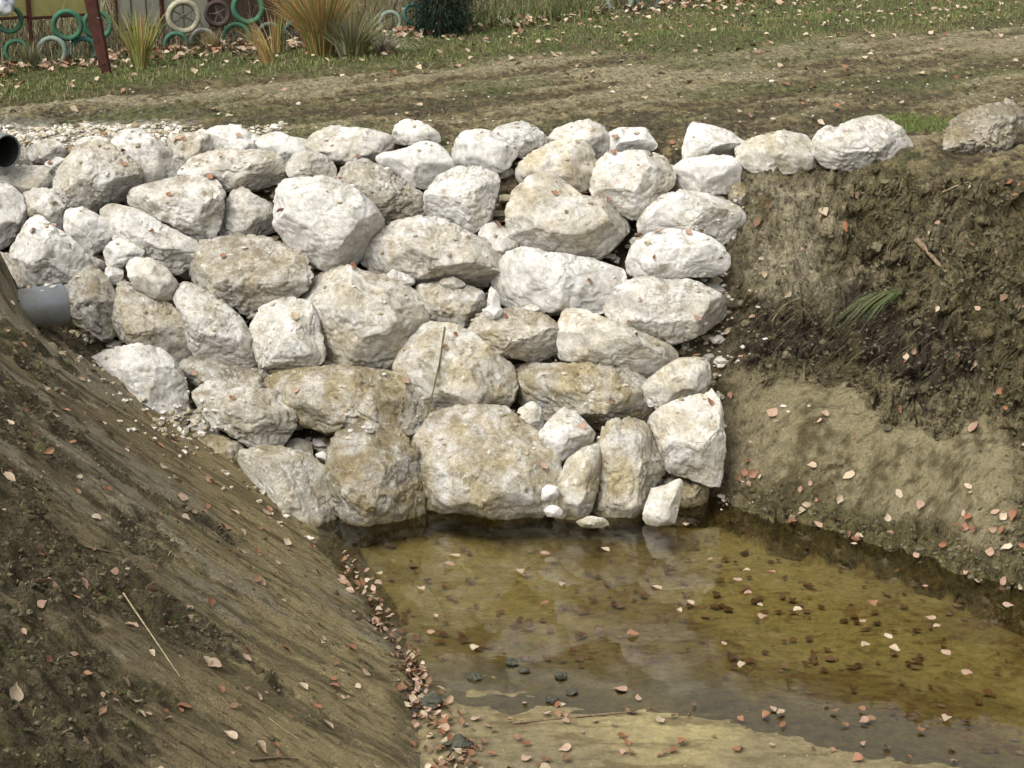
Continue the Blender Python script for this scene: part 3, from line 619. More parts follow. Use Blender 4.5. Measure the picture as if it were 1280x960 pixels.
# ------------------------------------------------------------ sticks, stems
def tube_mesh(pts, r0, r1, seg=6, jit=0.):
    pts = [Vector(p) for p in pts]; V = []; F = []
    for i, p in enumerate(pts):
        d = (pts[min(i+1, len(pts)-1)]-pts[max(i-1, 0)]).normalized(); q = d.to_track_quat('Z', 'Y').to_matrix()
        r = r0+(r1-r0)*i/(len(pts)-1)
        for k in range(seg): V.append(tuple(p+q@Vector((math.cos(2*PI*k/seg), math.sin(2*PI*k/seg), 0))*r*(1+jit*random.uniform(-1, 1))))
    for i in range(len(pts)-1):
        for k in range(seg): F.append((i*seg+k, i*seg+(k+1) % seg, (i+1)*seg+(k+1) % seg, (i+1)*seg+k))
    return V, F
M['bark'] = simple('bark', (.10, .07, .045), (.24, .18, .11), 40, .85, .2, .5)
M['straw'] = simple('straw', (.20, .165, .09), (.32, .27, .16), 30, .8, .2, .2)
M['moss'] = simple('mossy_bark', (.06, .065, .025), (.13, .12, .06), 30, .9, .2, .5)
bpy.context.view_layer.update()
DG = bpy.context.evaluated_depsgraph_get()
def hit_px(px, py, skip=()):
    d = Vector(ray(px, py)).normalized(); o = Vector(CAM)
    ok, loc, nor, idx, ob, _ = S.ray_cast(DG, o, d)
    return (loc, nor, ob) if ok else None
def hit_down(x, y, z=6):
    ok, loc, nor, idx, ob, _ = S.ray_cast(DG, Vector((x, y, z)), Vector((0, 0, -1)))
    return (loc, nor, ob) if ok else None
def stick(label, name, pix, r, mt, n=9, lift=.5, cat='stick', group=None, rigid=False):
    P_ = []
    D_ = []
    for i in range(n):
        f = i/(n-1)*(len(pix)-1); k = min(int(f), len(pix)-2); g = f-k
        px = pix[k][0]*(1-g)+pix[k+1][0]*g; py = pix[k][1]*(1-g)+pix[k+1][1]*g
        h = hit_px(px, py)
        P_.append(h[0]+h[1]*r*lift); D_.append(((px, py), (h[0].y)/ray(px, py)[1]))
    if rigid:   # one straight stick leaning on whatever stands proudest
        t0, t1 = D_[0][1], D_[-1][1]; ln = [t0+(t1-t0)*i/(n-1) for i in range(n)]; sh = min(d[1]-l for d, l in zip(D_, ln))-.015
        P_ = [Vector(CAM+(l+sh)*ray(*d[0])) for d, l in zip(D_, ln)]
    # smooth a little so that it reads as one stiff stick
    for _ in range(3): P_ = [P_[0]]+[(P_[i-1]+P_[i]*2+P_[i+1])/4 for i in range(1, n-1)]+[P_[-1]]
    o = P_[0].copy(); V, F_ = tube_mesh([p-o for p in P_], r, r*.5, 6, .2)
    me = mesh_np(name, V, F_, True, [mt]); ob = link(name, me, loc=o); tag(ob, label, cat, group); return ob
stick('thin mossy stick leaning across the split cream boulder', 'stick', [(556, 409), (550, 455), (541, 490), (533, 523)], .010, M['moss'], n=9, rigid=True)
stick('long pale straw stalk lying down the left mud bank', 'stalk', [(150, 742), (172, 775), (196, 812), (222, 850)], .006, M['straw'], lift=4., cat='stalk')
stick('pale bent stalk low on the left bank near the bottom of the photo', 'stalk', [(335, 898), (352, 912), (374, 926)], .005, M['straw'], lift=1.3, cat='stalk')
stick('brown stick at the bottom edge of the left mud bank', 'stick', [(312, 952), (345, 948), (372, 950)], .008, M['bark'], lift=1.2)
stick('thin brown twig across the upper part of the left mud bank', 'stick', [(105, 684), (128, 690), (150, 694)], .008, M['bark'], lift=1.2)
stick('thick broken brown branch sticking out of the upper right bank', 'stick', [(1148, 300), (1164, 318), (1182, 340)], .026, M['bark'], lift=.6)
stick('long thin dark root hanging down the clay face', 'root', [(1058, 505), (1045, 560), (1020, 600), (1012, 630)], .006, M['bark'], lift=.6, cat='root')
stick('pale thin stick lying across the soil just under the blotchy boulder', 'stick', [(1180, 240), (1196, 232), (1212, 228)], .009, M['straw'], lift=1.2)
stick('grey forked twig on the dark soil left of the clay patch', 'stick', [(965, 402), (980, 380), (1000, 372)], .007, M['straw'], lift=1.)
stick('thin twig half sunk across the silt at the near edge of the pond', 'stick', [(640, 905), (700, 899), (790, 891)], .010, M['bark'], lift=.7)

# ------------------------------------------------------------ leaves
M['leaf'] = vcol('leaf', .6, .3)
def leaf_shape(r, kind):
    a = [(0, -.5), (.22, -.42), (.44, -.2), (.42, .02), (.26, .24), (.1, .42), (0, .58)] if kind == 0 else [(0, -.5), (.20, -.38), (.32, -.1), (.30, .14), (.18, .36), (.06, .5), (0, .56)]
    return a
def leaf_vf(r, size, curl, kind, fold):
    a = leaf_shape(r, kind); V = []; F = []
    mid = [(0, -.5), (0, -.42), (0, -.2), (0, .02), (0, .24), (0, .42), (0, .58)]
    cz = lambda x, y: curl*(x*x*1.6+(y*y)*.9)+fold*abs(x)+.05*math.sin(7*x+5*y+size*90)
    for s_ in (-1, 0, 1):
        for k in range(7):
            x, y = (a[k][0]*s_*r.uniform(.85, 1.1), a[k][1]) if s_ else mid[k]
            V.append((x*size, y*size, cz(x, y)*size))
    for k in range(6):
        F.append((k, 7+k, 7+k+1, k+1)); F.append((7+k, 14+k, 14+k+1, 7+k+1))
    return V, F
PAL = {'pale': [(.44, .34, .23), (.50, .40, .28), (.38, .30, .20)], 'rust': [(.25, .115, .06), (.28, .14, .08), (.20, .09, .045)], 'pink': [(.37, .24, .165), (.40, .28, .20), (.30, .19, .13)], 'brown': [(.17, .10, .055), (.22, .13, .07)]}
r_ = random.Random(5)
LEAF = {}
for kind, cols in PAL.items():
    LEAF[kind] = []
    for k in range(5):
        V, F_ = leaf_vf(r_, 1.0, r_.uniform(.15, .9), k % 2, r_.uniform(-.1, .5))
        me = mesh_np('leaf', V, F_, True, [M['leaf']])
        a = me.attributes.new('tone', 'FLOAT_COLOR', 'POINT'); c = cols[k % len(cols)]
        a.data.foreach_set('color', np.tile(np.array([*c, 1], np.float32), len(V))); LEAF[kind].append(me)
def basis(nor, yaw, tilt, r):
    z = (nor+Vector((r.uniform(-1, 1), r.uniform(-1, 1), 0))*tilt).normalized()
    q = z.to_track_quat('Z', 'Y').to_matrix(); return q@Matrix.Rotation(yaw, 3, 'Z')
def pick(r, wts):
    k = r.choices(list(wts), list(wts.values()))[0]; return k
CN = {'pale': 'pale beige', 'rust': 'rust red', 'pink': 'dull pink', 'brown': 'dark brown'}
litter = []     # (pos, 3x3, size, colour kind) for the leaves beyond the individual ones
n_ind = 0
PLACES = {'bankl': ('fallen leaf lying on the streaked mud of the left bank', 'leaves on the left mud bank'),
          'bankr': ('fallen leaf lying on the earth and clay bank at the right', 'leaves on the right bank'),
          'float': ('leaf floating on the olive pond water', 'leaves floating on the pond'),
          'flat': ('fallen leaf on the wet silt at the near edge of the pond', 'leaves on the silt flat'),
          'rock': ('leaf caught on top of a boulder in the wall', 'leaves caught on the boulders')}
def add_leaf(place, loc, nor, r, size, kind, tilt=.35, single=True):
    global n_ind
    yaw = r.uniform(0, 6.28); R3 = basis(nor, yaw, tilt, r)
    pos = loc+nor*(.012+.1*size*r.random())
    size *= 1.22 if single else 1.1
    if single and n_ind < 300:
        o = link('fallen_leaf' if place != 'float' else 'floating_leaf', r.choice(LEAF[kind]))
        o.matrix_world = Matrix.Translation(pos)@R3.to_4x4()@Matrix.Scale(size, 4)
        lab, grp = PLACES[place]; tag(o, CN[kind]+' '+lab, 'leaf', CN[kind]+' '+grp); n_ind += 1
    else: litter.append((pos, R3, size, kind))
r = random.Random(21)
W1 = {'pale': 4.5, 'pink': 4.5, 'rust': 2.2, 'brown': .6}
cnt = 0
while cnt < 130:       # left bank
    x, y = r.uniform(-4.2, -.5), r.uniform(6.4, 13.6); h = hit_down(x, y)
    if h and h[2].name.startswith('mud_bank') and h[0].z > .02:
        add_leaf('bankl', h[0], h[1], r, r.uniform(0.044, 0.081), pick(r, W1), .3, True); cnt += 1
cnt = 0
while cnt < 58:
    x, y = r.uniform(1.7, 5.0), r.uniform(11.3, 15.0); h = hit_down(x, y)
    if h and h[2].name.startswith('earth_bank') and .03 < h[0].z < 2.5 and r.random() < (.35 if .3 < h[0].z < 1.1 and x < 3.5 else 1):
        add_leaf('bankr', h[0], h[1], r, r.uniform(0.048, 0.089), pick(r, W1), .45); cnt += 1
cnt = 0
while cnt < 52:
    x, y = r.uniform(-1.2, 4.2), r.uniform(8.8, 12.9); h = hit_down(x, y)
    if h and h[2].name == 'water' :
        add_leaf('float', h[0]-Vector((0, 0, .008)), Vector((0, 0, 1)), r, r.uniform(0.040, 0.072), pick(r, {'pale': 5, 'pink': 3, 'rust': 1}), .03); cnt += 1
cnt = 0
while cnt < 30:
    x, y = r.uniform(-.5, 2.3), r.uniform(8.3, 9.7); h = hit_down(x, y)
    if h and h[2].name.startswith('pond_bed') and h[0].z > .0:
        add_leaf('flat', h[0], h[1], r, r.uniform(0.040, 0.068), pick(r, W1), .4); cnt += 1
cnt = 0
while cnt < 35:
    x, y = r.uniform(-4.2, 2.2), r.uniform(12.7, 15.3); h = hit_down(x, y)
    if h and h[2].name.startswith('boulder') and h[1].z > .55:
        add_leaf('rock', h[0], h[1], r, r.uniform(0.040, 0.068), pick(r, {'pink': 3, 'rust': 3, 'pale': 1}), .3); cnt += 1
# drifts and everything further off: one mass of litter
def drop(x, y, size, wts, tilt=.5, ok=None, up=0):
    h = hit_down(x, y)
    if h and (ok is None or ok(h)):
        add_leaf('x', h[0]+Vector((0, 0, up*r.random())), h[1], r, size, pick(r, wts), tilt, False); return True
for k in range(340):   # drift along the foot of the left bank, widening towards the camera
    y = r.uniform(8.2, 12.0) if r.random() < .45 else r.uniform(8.3, 10.3); xw = float(np.interp(y, [4, 7, 8.88, 10.2, 12.07, 14], [-.15, -.3, -.50, -.73, -1.33, -1.96]))
    drop(xw+r.gauss(.03, .06)+(.16*max(0, 10.6-y))*r.random()**1.5, y, r.uniform(0.028, 0.060), {'pale': 2, 'pink': 3, 'rust': 1.5, 'brown': 5}, .8, None, .03)
for k in range(420):   # small ones over the left bank
    x, y = r.uniform(-4.2, -.5), r.uniform(6.4, 13.6); drop(x, y, r.uniform(0.020, 0.051), {'pale': 3, 'pink': 4, 'rust': 3, 'brown': 3}, .4, lambda h: h[2].name.startswith('mud_bank'))
for k in range(150):   # drift at the foot of the right bank
    x = r.uniform(2.2, 4.2) if r.random() > .3 else r.uniform(1.5, 2.2)
    yr = float(np.interp(x, [1.6, 2.05, 2.6, 3.04, 3.65, 5], [13.35, 12.75, 12.4, 11.95, 11.4, 10]))
    if x < 3.2 and r.random() < .78: continue
    drop(x, yr+r.gauss(.12, .12), r.uniform(0.048, 0.076), W1, .6, None, .03)
for k in range(520):   # leaves lying under the water
    x, y = r.uniform(-1.0, 4.0), r.uniform(8.9, 12.9); z = hz(x, y)
    if z < -.03: litter.append((Vector((x, y, z+.015)), basis(Vector((0, 0, 1)), r.uniform(0, 6), .06, r), r.uniform(0.024, 0.085), pick(r, {'rust': 5, 'brown': 3, 'pink': 3})))
for k in range(2400):  # track and verge
    x = r.uniform(-8, 9.5); y = 15.2+r.random()**.8*14; dv = y-float(verge_y(x))
    if abs(x) > y*.33: continue
    pr = .22 if dv < -.3 else (1. if dv < 1.3 else .9)
    if r.random() > pr: continue
    drop(x, y, r.uniform(0.044, 0.085), {'pale': 6, 'pink': 3, 'rust': 1.5}, .5, None, .02 if dv < 0 else .08)
for k in range(1500):  # the drift against the wheels
    x = r.uniform(-7.5, 9); y = float(fence_y(x))-abs(r.gauss(.55, .45))
    if abs(x) > y*.33 or r.random() > .8-.05*x: continue
    litter.append((Vector((x, y, hz(x, y)+r.uniform(.03, .10))), basis(Vector((0, 0, 1)), r.uniform(0, 6), .7, r), r.uniform(.06, .11), pick(r, {'pale': 5, 'pink': 4, 'rust': 3, 'brown': 2})))
for k in range(110):
    x, y = r.uniform(-.4, 2.6), r.uniform(8.0, 9.7); drop(x, y, r.uniform(.03, .06), {'rust': 2, 'pink': 3, 'brown': 4}, .5, lambda h: h[0].z > -.01)
for k in range(150):
    x, y = r.uniform(1.7, 5), r.uniform(11.3, 15.1); drop(x, y, r.uniform(.03, .07), {'rust': 2, 'pink': 3, 'pale': 2, 'brown': 3}, .6, lambda h: h[2].name.startswith('earth_bank'))
for k in range(60):
    x, y = r.uniform(-4.2, 2), r.uniform(12.9, 15.2); drop(x, y, r.uniform(0.032, 0.060), {'rust': 3, 'pink': 2, 'brown': 2}, .4)
# one mass of litter
def many(name, items, tonefn):
    VV, FF, CC = [], [], []; base = 0
    for (pos, R3, size, kind) in items:
        me = r.choice(LEAF[kind]); n_ = len(me.vertices)
        co = np.empty(n_*3, np.float32); me.vertices.foreach_get('co', co); co = co.reshape(-1, 3)
        VV.append(co@np.array(R3).T*size+np.array(pos)); CC.append(np.tile(np.array([*r.choice(PAL[kind]), 1]), (n_, 1)))
        FF.append(np.array([p.vertices[:] for p in me.polygons])+base); base += n_
    me = mesh_np(name, np.concatenate(VV), np.concatenate(FF), True, [M['leaf']])
    a = me.attributes.new('tone', 'FLOAT_COLOR', 'POINT'); a.data.foreach_set('color', np.concatenate(CC).astype(np.float32).ravel())
    return me
tag(link('leaf_litter', many('leaf_litter', litter, None)), kind='stuff')

# ------------------------------------------------------------ chips and clods (uncountable)
def chips(name, pts, mt, cols, flat=.6):
    V0, F0 = ICO[3]; bmn = bmesh.new(); bmesh.ops.create_icosphere(bmn, subdivisions=2, radius=1.); V0 = np.array([v.co[:] for v in bmn.verts]); F0 = np.array([[v.index for v in f.verts] for f in bmn.faces]); bmn.free()
    VV, FF, CC = [], [], []; rg = np.random.default_rng(3)
    for i, (x, y, z, s) in enumerate(pts):
        q = V0*(1+.30*rg.standard_normal((len(V0), 1)).clip(-1, 1)*.8)*np.array([rg.uniform(.7, 1.4), rg.uniform(.6, 1.1), rg.uniform(.4, .9)*flat*1.5])*s
        an = rg.uniform(0, 6.28); R2 = np.array([[math.cos(an), -math.sin(an), 0], [math.sin(an), math.cos(an), 0], [0, 0, 1]])
        VV.append(q@R2.T+np.array([x, y, z])); FF.append(F0+i*len(V0)); c = cols[rg.integers(len(cols))]; CC.append(np.tile([*c, 1.], (len(V0), 1)))
    me = mesh_np(name, np.concatenate(VV), np.concatenate(FF), False, [mt])
    a = me.attributes.new('tone', 'FLOAT_COLOR', 'POINT'); a.data.foreach_set('color', np.concatenate(CC).astype(np.float32).ravel())
    return me
M['chip'] = vcol('chip', .9, .2)
pts = []; rr_ = random.Random(8)
LIME = [(.58, .54, .47), (.64, .61, .55), (.40, .34, .23), (.50, .45, .36), (.30, .25, .16)]
for k in range(3600):                                 # rubble spread at the top left
    x = rr_.uniform(-5.4, -2.0); y = rr_.uniform(14.6, 15.9)
    if x > -3.0 and rr_.random() > .25: continue
    pts.append((x, y, hz(x, y)+.01, rr_.uniform(.008, .032)*(1.9 if rr_.random() < .06 else .8)))
tag(link('limestone_rubble', chips('limestone_rubble', pts, M['chip'], LIME)), kind='stuff')
pts = []
for k in range(1500):                                 # chips on the track
    x = rr_.uniform(-8, 9); y = rr_.uniform(15, 27)
    if y > verge_y(x)+.3 or abs(x) > y*.33: continue
    pts.append((x, y, hz(x, y)+.004, rr_.uniform(.004, .014)*(2.2 if rr_.random() < .06 else 1)))
for k in range(500):                                  # crumbs in the gaps and on the boulders
    x, y = rr_.uniform(-4.2, 2.4), rr_.uniform(12.8, 15.2); h = hit_down(x, y)
    if h and h[1].z > .5: pts.append((*h[0], rr_.uniform(.008, .028)))
for k in range(60):                                  # at the seam of wall and bank
    h = hit_px(rr_.gauss(912, 14), rr_.uniform(230, 470))
    if h: pts.append((*h[0], rr_.uniform(.006, .022)))
for k in range(120):
    h = hit_px(rr_.gauss(225, 22), rr_.gauss(525, 14))
    if h: pts.append((*h[0], rr_.uniform(.01, .035)))
nj = 0
for k in range(4200):                                 # rubble and crumbs wedged in the joints of the wall
    h = hit_px(rr_.uniform(-10, 905), rr_.uniform(170, 630))
    if h and h[2].name.startswith('earth_bank') and h[0].y > 12.6: pts.append((h[0].x, h[0].y-rr_.uniform(0, .10), h[0].z, rr_.uniform(.012, .075)*(1 if rr_.random() < .5 else .5)))
for k in range(110):                                  # debris along the rim where the left bank meets the stones
    f = rr_.random(); h = hit_px(100+f*300+rr_.gauss(0, 20), 450+f*225+rr_.gauss(-14, 20))
    if h and h[2].name.split('.')[0] in ('earth_bank', 'mud_bank'): pts.append((*h[0], rr_.uniform(.006, .03)))
tag(link('stone_chips', chips('stone_chips', pts, M['chip'], LIME)), kind='stuff')
pts = []; SO = [(.06, .05, .03), (.10, .085, .05), (.15, .13, .08), (.08, .075, .032)]
rgc = np.random.default_rng(17)
xx, yy = rgc.uniform(-4.6, -.6, 15000), rgc.uniform(6.4, 14, 15000); zz, KK = terrain(xx, yy, True)
kp = (KK['L'] > .5) & (rgc.random(15000) < .03+.8*KK['lumpy']**2)
for x, y, z in zip(xx[kp], yy[kp], zz[kp]): pts.append((x, y, z, rgc.uniform(.004, .016)*(1.9 if rgc.random() < .05 else 1)))
for k in range(3000):
    h = hit_px(rr_.uniform(905, 1290), rr_.uniform(200, 735))
    if not h or not h[2].name.startswith('earth_bank'): continue
    _, KK = terrain(np.array([h[0].x]), np.array([h[0].y]), True)
    if rr_.random() < KK['clay'][0]*.96 or (h[0].z > 1.5 and h[0].x < 2.8 and rr_.random() < .8): continue
    pts.append((*h[0], rr_.uniform(.005, .02)*(2.2 if rr_.random() < .07 else 1)))
for k in range(700):
    x = rr_.uniform(-8, 9); y = rr_.uniform(15, 26)
    if y > verge_y(x)+.2 or abs(x) > y*.33: continue
    pts.append((x, y, hz(x, y), rr_.uniform(.01, .04)))
tag(link('soil_crumbs', chips('soil_crumbs', pts, M['chip'], SO, .8)), kind='stuff')

# dark clods in the shallows
M['clod'] = simple('wet_clod', (.03, .032, .022), (.075, .07, .045), 30, .6, .4, .8, .02)
def clod(label, px, py, rad, z=0., group=None):
    d = ray(px, py); t = (CAM[2]-z)/-d[2]; c = CAM+t*d
    V, Fc = ICO[3]; rg = np.random.default_rng(int(px))
    p = V*rad*(1+.5*fbm(V[:, 0]*1.6+px, V[:, 1]*1.6, V[:, 2]*1.6, oct=3, seed=9))[:, None]*np.array([1.15, .9, .8])
    o = link('mud_clod', mesh_np('mud_clod', p+[0, 0, rad*.2], Fc, False, [M['clod']]), loc=c); tag(o, label, 'clod', group)
clod('small pointed dark clod in the shallow water, farthest back of the cluster', 640, 829, .035)
clod('small dark clod just right of the pointed one in the shallow water', 655, 839, .030)
clod('greenish dark clod at the left of the cluster in the shallow water', 593, 848, .038)
clod('flat green-brown clod with a rusty top at the right of the cluster', 701, 846, .036)
clod('round black clod nearest the silt edge in the shallow water', 690, 876, .034)
clod('dark clod between the flat green-brown one and the round black one', 714, 866, .032)
clod('large muddy clod at the foot of the left bank near the bottom edge', 574, 936, .075, .03)
clod('brown clod among the leaf drift beside the left bank', 540, 880, .06, .03)

# ------------------------------------------------------------ grass, weeds
def blades(name, spec, mt):
    """spec: rows of x, y, z, height, lean_x, lean_y, width, r, g, b : a bent three-segment blade each"""
    A = np.array(spec, float); n_ = len(A); rg = np.random.default_rng(1)
    an = rg.uniform(0, PI, n_); wx, wy = np.cos(an)*A[:, 6]/2, np.sin(an)*A[:, 6]/2
    V = []; 
    for f, wf in ((0, 1), (.4, .85), (.75, .55), (1, .08)):
        cx = A[:, 0]+A[:, 4]*f**1.8; cy = A[:, 1]+A[:, 5]*f**1.8; ln = np.hypot(A[:, 4], A[:, 5])
        cz = A[:, 2]+A[:, 3]*f-np.maximum(0, ln-.5*A[:, 3])*f**3*.8
        V.append(np.stack([cx-wx*wf, cy-wy*wf, cz], 1)); V.append(np.stack([cx+wx*wf, cy+wy*wf, cz], 1))
    V = np.stack(V, 1).reshape(-1, 3); b_ = np.arange(n_)*8
    F = np.concatenate([np.stack([b_+2*k, b_+2*k+1, b_+2*k+3, b_+2*k+2], 1) for k in range(3)])
    me = mesh_np(name, V, F, False, [mt]); col = np.c_[np.repeat(A[:, 7:10], 8, 0), np.ones(n_*8)].astype(np.float32)
    a = me.attributes.new('tone', 'FLOAT_COLOR', 'POINT'); a.data.foreach_set('color', col.ravel()); return me
M['blade'] = vcol('grass_blade', .7, .2)
rg = np.random.default_rng(5)
GRN = [(.15, .20, .05), (.19, .23, .07), (.11, .15, .04), (.25, .24, .10), (.30, .25, .14)]
def field(n_, xr, yr, dens, hgt, wid, cols, lean=.5):
    x = rg.uniform(*xr, n_); y = rg.uniform(*yr, n_); k = rg.random(n_) < dens(x, y); x, y = x[k], y[k]
    z = terrain(x, y); h = rg.uniform(*hgt, len(x)); la = rg.uniform(0, 6.28, len(x)); ll = rg.uniform(0, lean, len(x))*h
    c = np.array(cols)[rg.integers(len(cols), size=len(x))]*rg.uniform(.75, 1.2, (len(x), 1))
    return np.c_[x, y, z-.01, h, np.cos(la)*ll, np.sin(la)*ll, np.full(len(x), wid), c]
infr = lambda x, y: (np.abs(x) < y*.33+.3)
ver = lambda x, y: infr(x, y)*sm(y-verge_y(x)+.6*fbm(x*1.5, y*1.5, oct=3, seed=91), -.35, .25)*(.35+.65*sm(fbm(x*1.2, y*1.2, oct=3, seed=92), -.25, .2))
G1 = field(230000, (-9, 11), (13, 33), ver, (.03, .085), .009, GRN, 1.0)
trk = lambda x, y: infr(x, y)*(y > 15)*sm(fbm((x*TRK[0]+y*TRK[1])*.35, (-x*TRK[1]+y*TRK[0])*1.3, oct=4, seed=71), .10, .4)*.55
G2 = field(60000, (-7, 9), (15, 26), trk, (.015, .04), .007, GRN[:4], 1.5)
tuft = lambda x, y: sm(1-np.hypot((x-3.75)/.75, (y-16.0)/.55), 0, .35)
G3 = field(9000, (2.8, 4.8), (15, 17), tuft, (.03, .08), .008, GRN[:3], .9)
tag(link('grass', blades('grass', np.concatenate([G1, G2, G3]), M['blade'])), kind='stuff')
# dry weeds round the fence line
DRY = [(.26, .22, .13), (.20, .17, .11), (.16, .13, .08), (.12, .14, .05), (.10, .12, .04), (.32, .29, .21), (.14, .08, .04)]
wd = lambda x, y: infr(x, y)*np.exp(-((y-fence_y(x)-.25)/.75)**2)*np.where(y < fence_y(x)-.1, np.where(x > 1.1, .08, .6), 1.)
G4 = field(110000, (-9, 11), (17, 36), wd, (.10, .34), .010, DRY, .8)
dkb = lambda x, y: infr(x, y)*np.exp(-((y-fence_y(x)-.45)/.25)**2)
G8 = field(60000, (-9, 8), (17, 34), dkb, (.15, .60), .014, [(.05, .04, .028), (.09, .07, .045), (.06, .065, .03), (.16, .13, .09)], .8)
bk = lambda x, y: infr(x, y)*sm(y-fence_y(x), .5, 1.2)*(1-sm(y-fence_y(x), 5, 9))
G5 = field(60000, (-11, 13), (18, 44), bk, (.2, .75), .013, DRY, .6)
lush = lambda x, y: infr(x, y)*np.exp(-((y-fence_y(x)+.25)/.45)**2)*sm(x, -1, -.3)*(1-sm(x, 1.0, 1.4))
G6 = field(26000, (-2, 3), (20, 30), lush, (.10, .42), .016, [(.10, .14, .04), (.14, .17, .05), (.07, .10, .03), (.17, .15, .07)], .8)
tag(link('weeds', blades('weeds', np.concatenate([G4, G5, G6, G8]), M['blade'])), kind='stuff')
# sparse turf crumbs on the left bank, dead stems on the right bank
tl = lambda x, y: terrain(x, y, True)[1]['L']*terrain(x, y, True)[1]['lumpy']
G7 = field(9000, (-4.6, -.9), (6.3, 13), tl, (.015, .05), .005, [(.20, .17, .09), (.10, .11, .04), (.28, .24, .14), (.07, .06, .035)], 2.2)
rows = []
for k in range(900):
    px, py = rr_.gauss(1060, 85), rr_.gauss(415, 38)
    if px < 915: continue
    h = hit_px(px, py)
    if not h or not h[2].name.startswith('earth_bank'): continue
    L_ = rr_.uniform(.1, .32); a = rr_.gauss(0, .5)+(PI if rr_.random() < .5 else 0); c = rr_.choice([(.07, .05, .03), (.12, .09, .05), (.20, .16, .09), (.05, .04, .03)])
    rows.append((h[0].x, h[0].y-.01, h[0].z, rr_.uniform(.0, .05), math.cos(a)*L_, -abs(math.sin(a))*L_*.4-.03, .005, *c))
tag(link('dead_stems', blades('dead_stems', np.concatenate([G7, np.array(rows)]), M['blade'])), kind='stuff')
# one green tuft slumped on the right bank
def clump(name, label, x, y, n_, hgt, spread, wid, cols, cat='grass clump', droop=1., bias=(0, 0), rad=.08):
    z = hz(x, y); A = []
    for k in range(n_):
        a = rr_.uniform(0, 6.28); q = rr_.random()**.7; h = rr_.uniform(.55, 1)*hgt
        A.append((math.cos(a)*rad*q, math.sin(a)*rad*q, -.02, h, math.cos(a)*spread*q*h*droop+bias[0]*h, math.sin(a)*spread*q*h*droop+bias[1]*h, wid, *[c*rr_.uniform(.75, 1.2) for c in rr_.choice(cols)]))
    o = link(name, blades(name, A, M['blade']), loc=(x, y, z)); tag(o, label, cat); return o
h = hit_px(1120, 362)
o = clump('grass_tuft', 'green grass tuft slumped on the dark soil of the right bank', h[0].x, h[0].y, 200, .09, 2.6, .006, [(.13, .16, .06), (.18, .19, .09), (.09, .12, .04)], bias=(-4.5, -.6), rad=.09)
o.location = h[0]
def fpt(px, base_y):          # a point of the plateau seen at this pixel
    d = ray(px, base_y); t = (CAM[2]-TOP-.04)/-d[2]; return CAM+t*d
def fence_pt(px, py):         # a point on the vertical plane of the wheel row
    d = ray(px, py); ts = np.linspace(12, 40, 1500); xx = ts*d[0]; yy = ts*d[1]
    i = int(np.argmin(np.abs(yy-fence_y(xx)))); return CAM+ts[i]*d, ts[i]
ORG = [(.42, .26, .09), (.36, .28, .10), (.45, .33, .14), (.26, .25, .08), (.30, .17, .07)]
YEL = [(.33, .33, .09), (.40, .34, .11), (.42, .28, .10), (.20, .22, .06)]
for (px, py, hh, n_, sp, cols, lab, bias) in [
    (176, 84, .75, 170, .60, YEL, 'yellow-green ornamental grass clump right of the rusty post', (0, 0)),
    (336, 78, .62, 60, .25, ORG, 'thin orange reed clump leaning left between the painted wheels', (-.55, 0)),
    (347, 66, .60, 55, .18, ORG, 'thin upright brown reed clump beside the leaning orange one', (.05, 0)),
    (402, 70, 1.15, 720, .75, ORG, 'big orange and golden ornamental grass clump, the largest by the fence', (-.08, 0)),
    (440, 72, .72, 460, .85, [(.14, .17, .05), (.30, .27, .16), (.22, .22, .09), (.36, .33, .24)], 'green and straw coloured grass clump right of the big golden clump', (.05, 0)),
    (480, 66, .40, 170, 1.5, [(.36, .34, .26), (.30, .27, .18)], 'low bleached grass clump sprawling left of the dark conifer', (.15, 0)),
    (265, 66, .32, 90, .35, [(.30, .20, .10), (.22, .18, .09)], 'short dry brown stalk clump in front of the cream spoked wheel', (0, 0)),
    (40, 88, .35, 180, .5, [(.17, .14, .08), (.12, .13, .05), (.24, .20, .13)], 'dull brown weed clump at the far left under the green wheels', (0, 0))]:
    c = fpt(px, py); clump('ornamental_grass', lab, c[0], c[1], n_, hh, sp, .012, cols, bias=bias, rad=.07 if n_ < 200 else .13)

# conifer bush
M['trunk'] = simple('trunk_bark', (.08, .055, .035), (.15, .11, .07), 30, .9, .2, .6)
c = fpt(551, 44); bush = empty('conifer_bush', (c[0], c[1], hz(c[0], c[1]))); tag(bush, 'dark green conifer bush at the edge of the grass behind the track', 'bush')
V, F_ = tube_mesh([(0, 0, -.05), (.01, 0, .3), (0, .02, .7), (0, 0, 1.05)], .035, .01, 8); link('trunk', mesh_np('trunk', V, F_, True, [M['trunk']]), bush)
A = []
for k in range(9000):
    zz = rr_.uniform(.03, 1.1); R_ = .52*math.sqrt(max(0, 1-((zz-.45)/.75)**2))*rr_.uniform(.3, 1.0)*(1+.2*math.sin(5*zz+k)); a = rr_.uniform(0, 6.28)
    A.append((math.cos(a)*R_*.8, math.sin(a)*R_*.8, zz, rr_.uniform(.0, .08), math.cos(a)*.09, math.sin(a)*.09, .014, *[q*rr_.uniform(.6, 1.3) for q in (.014, .035, .020)]))
link('foliage', blades('foliage', A, M['blade']), bush)

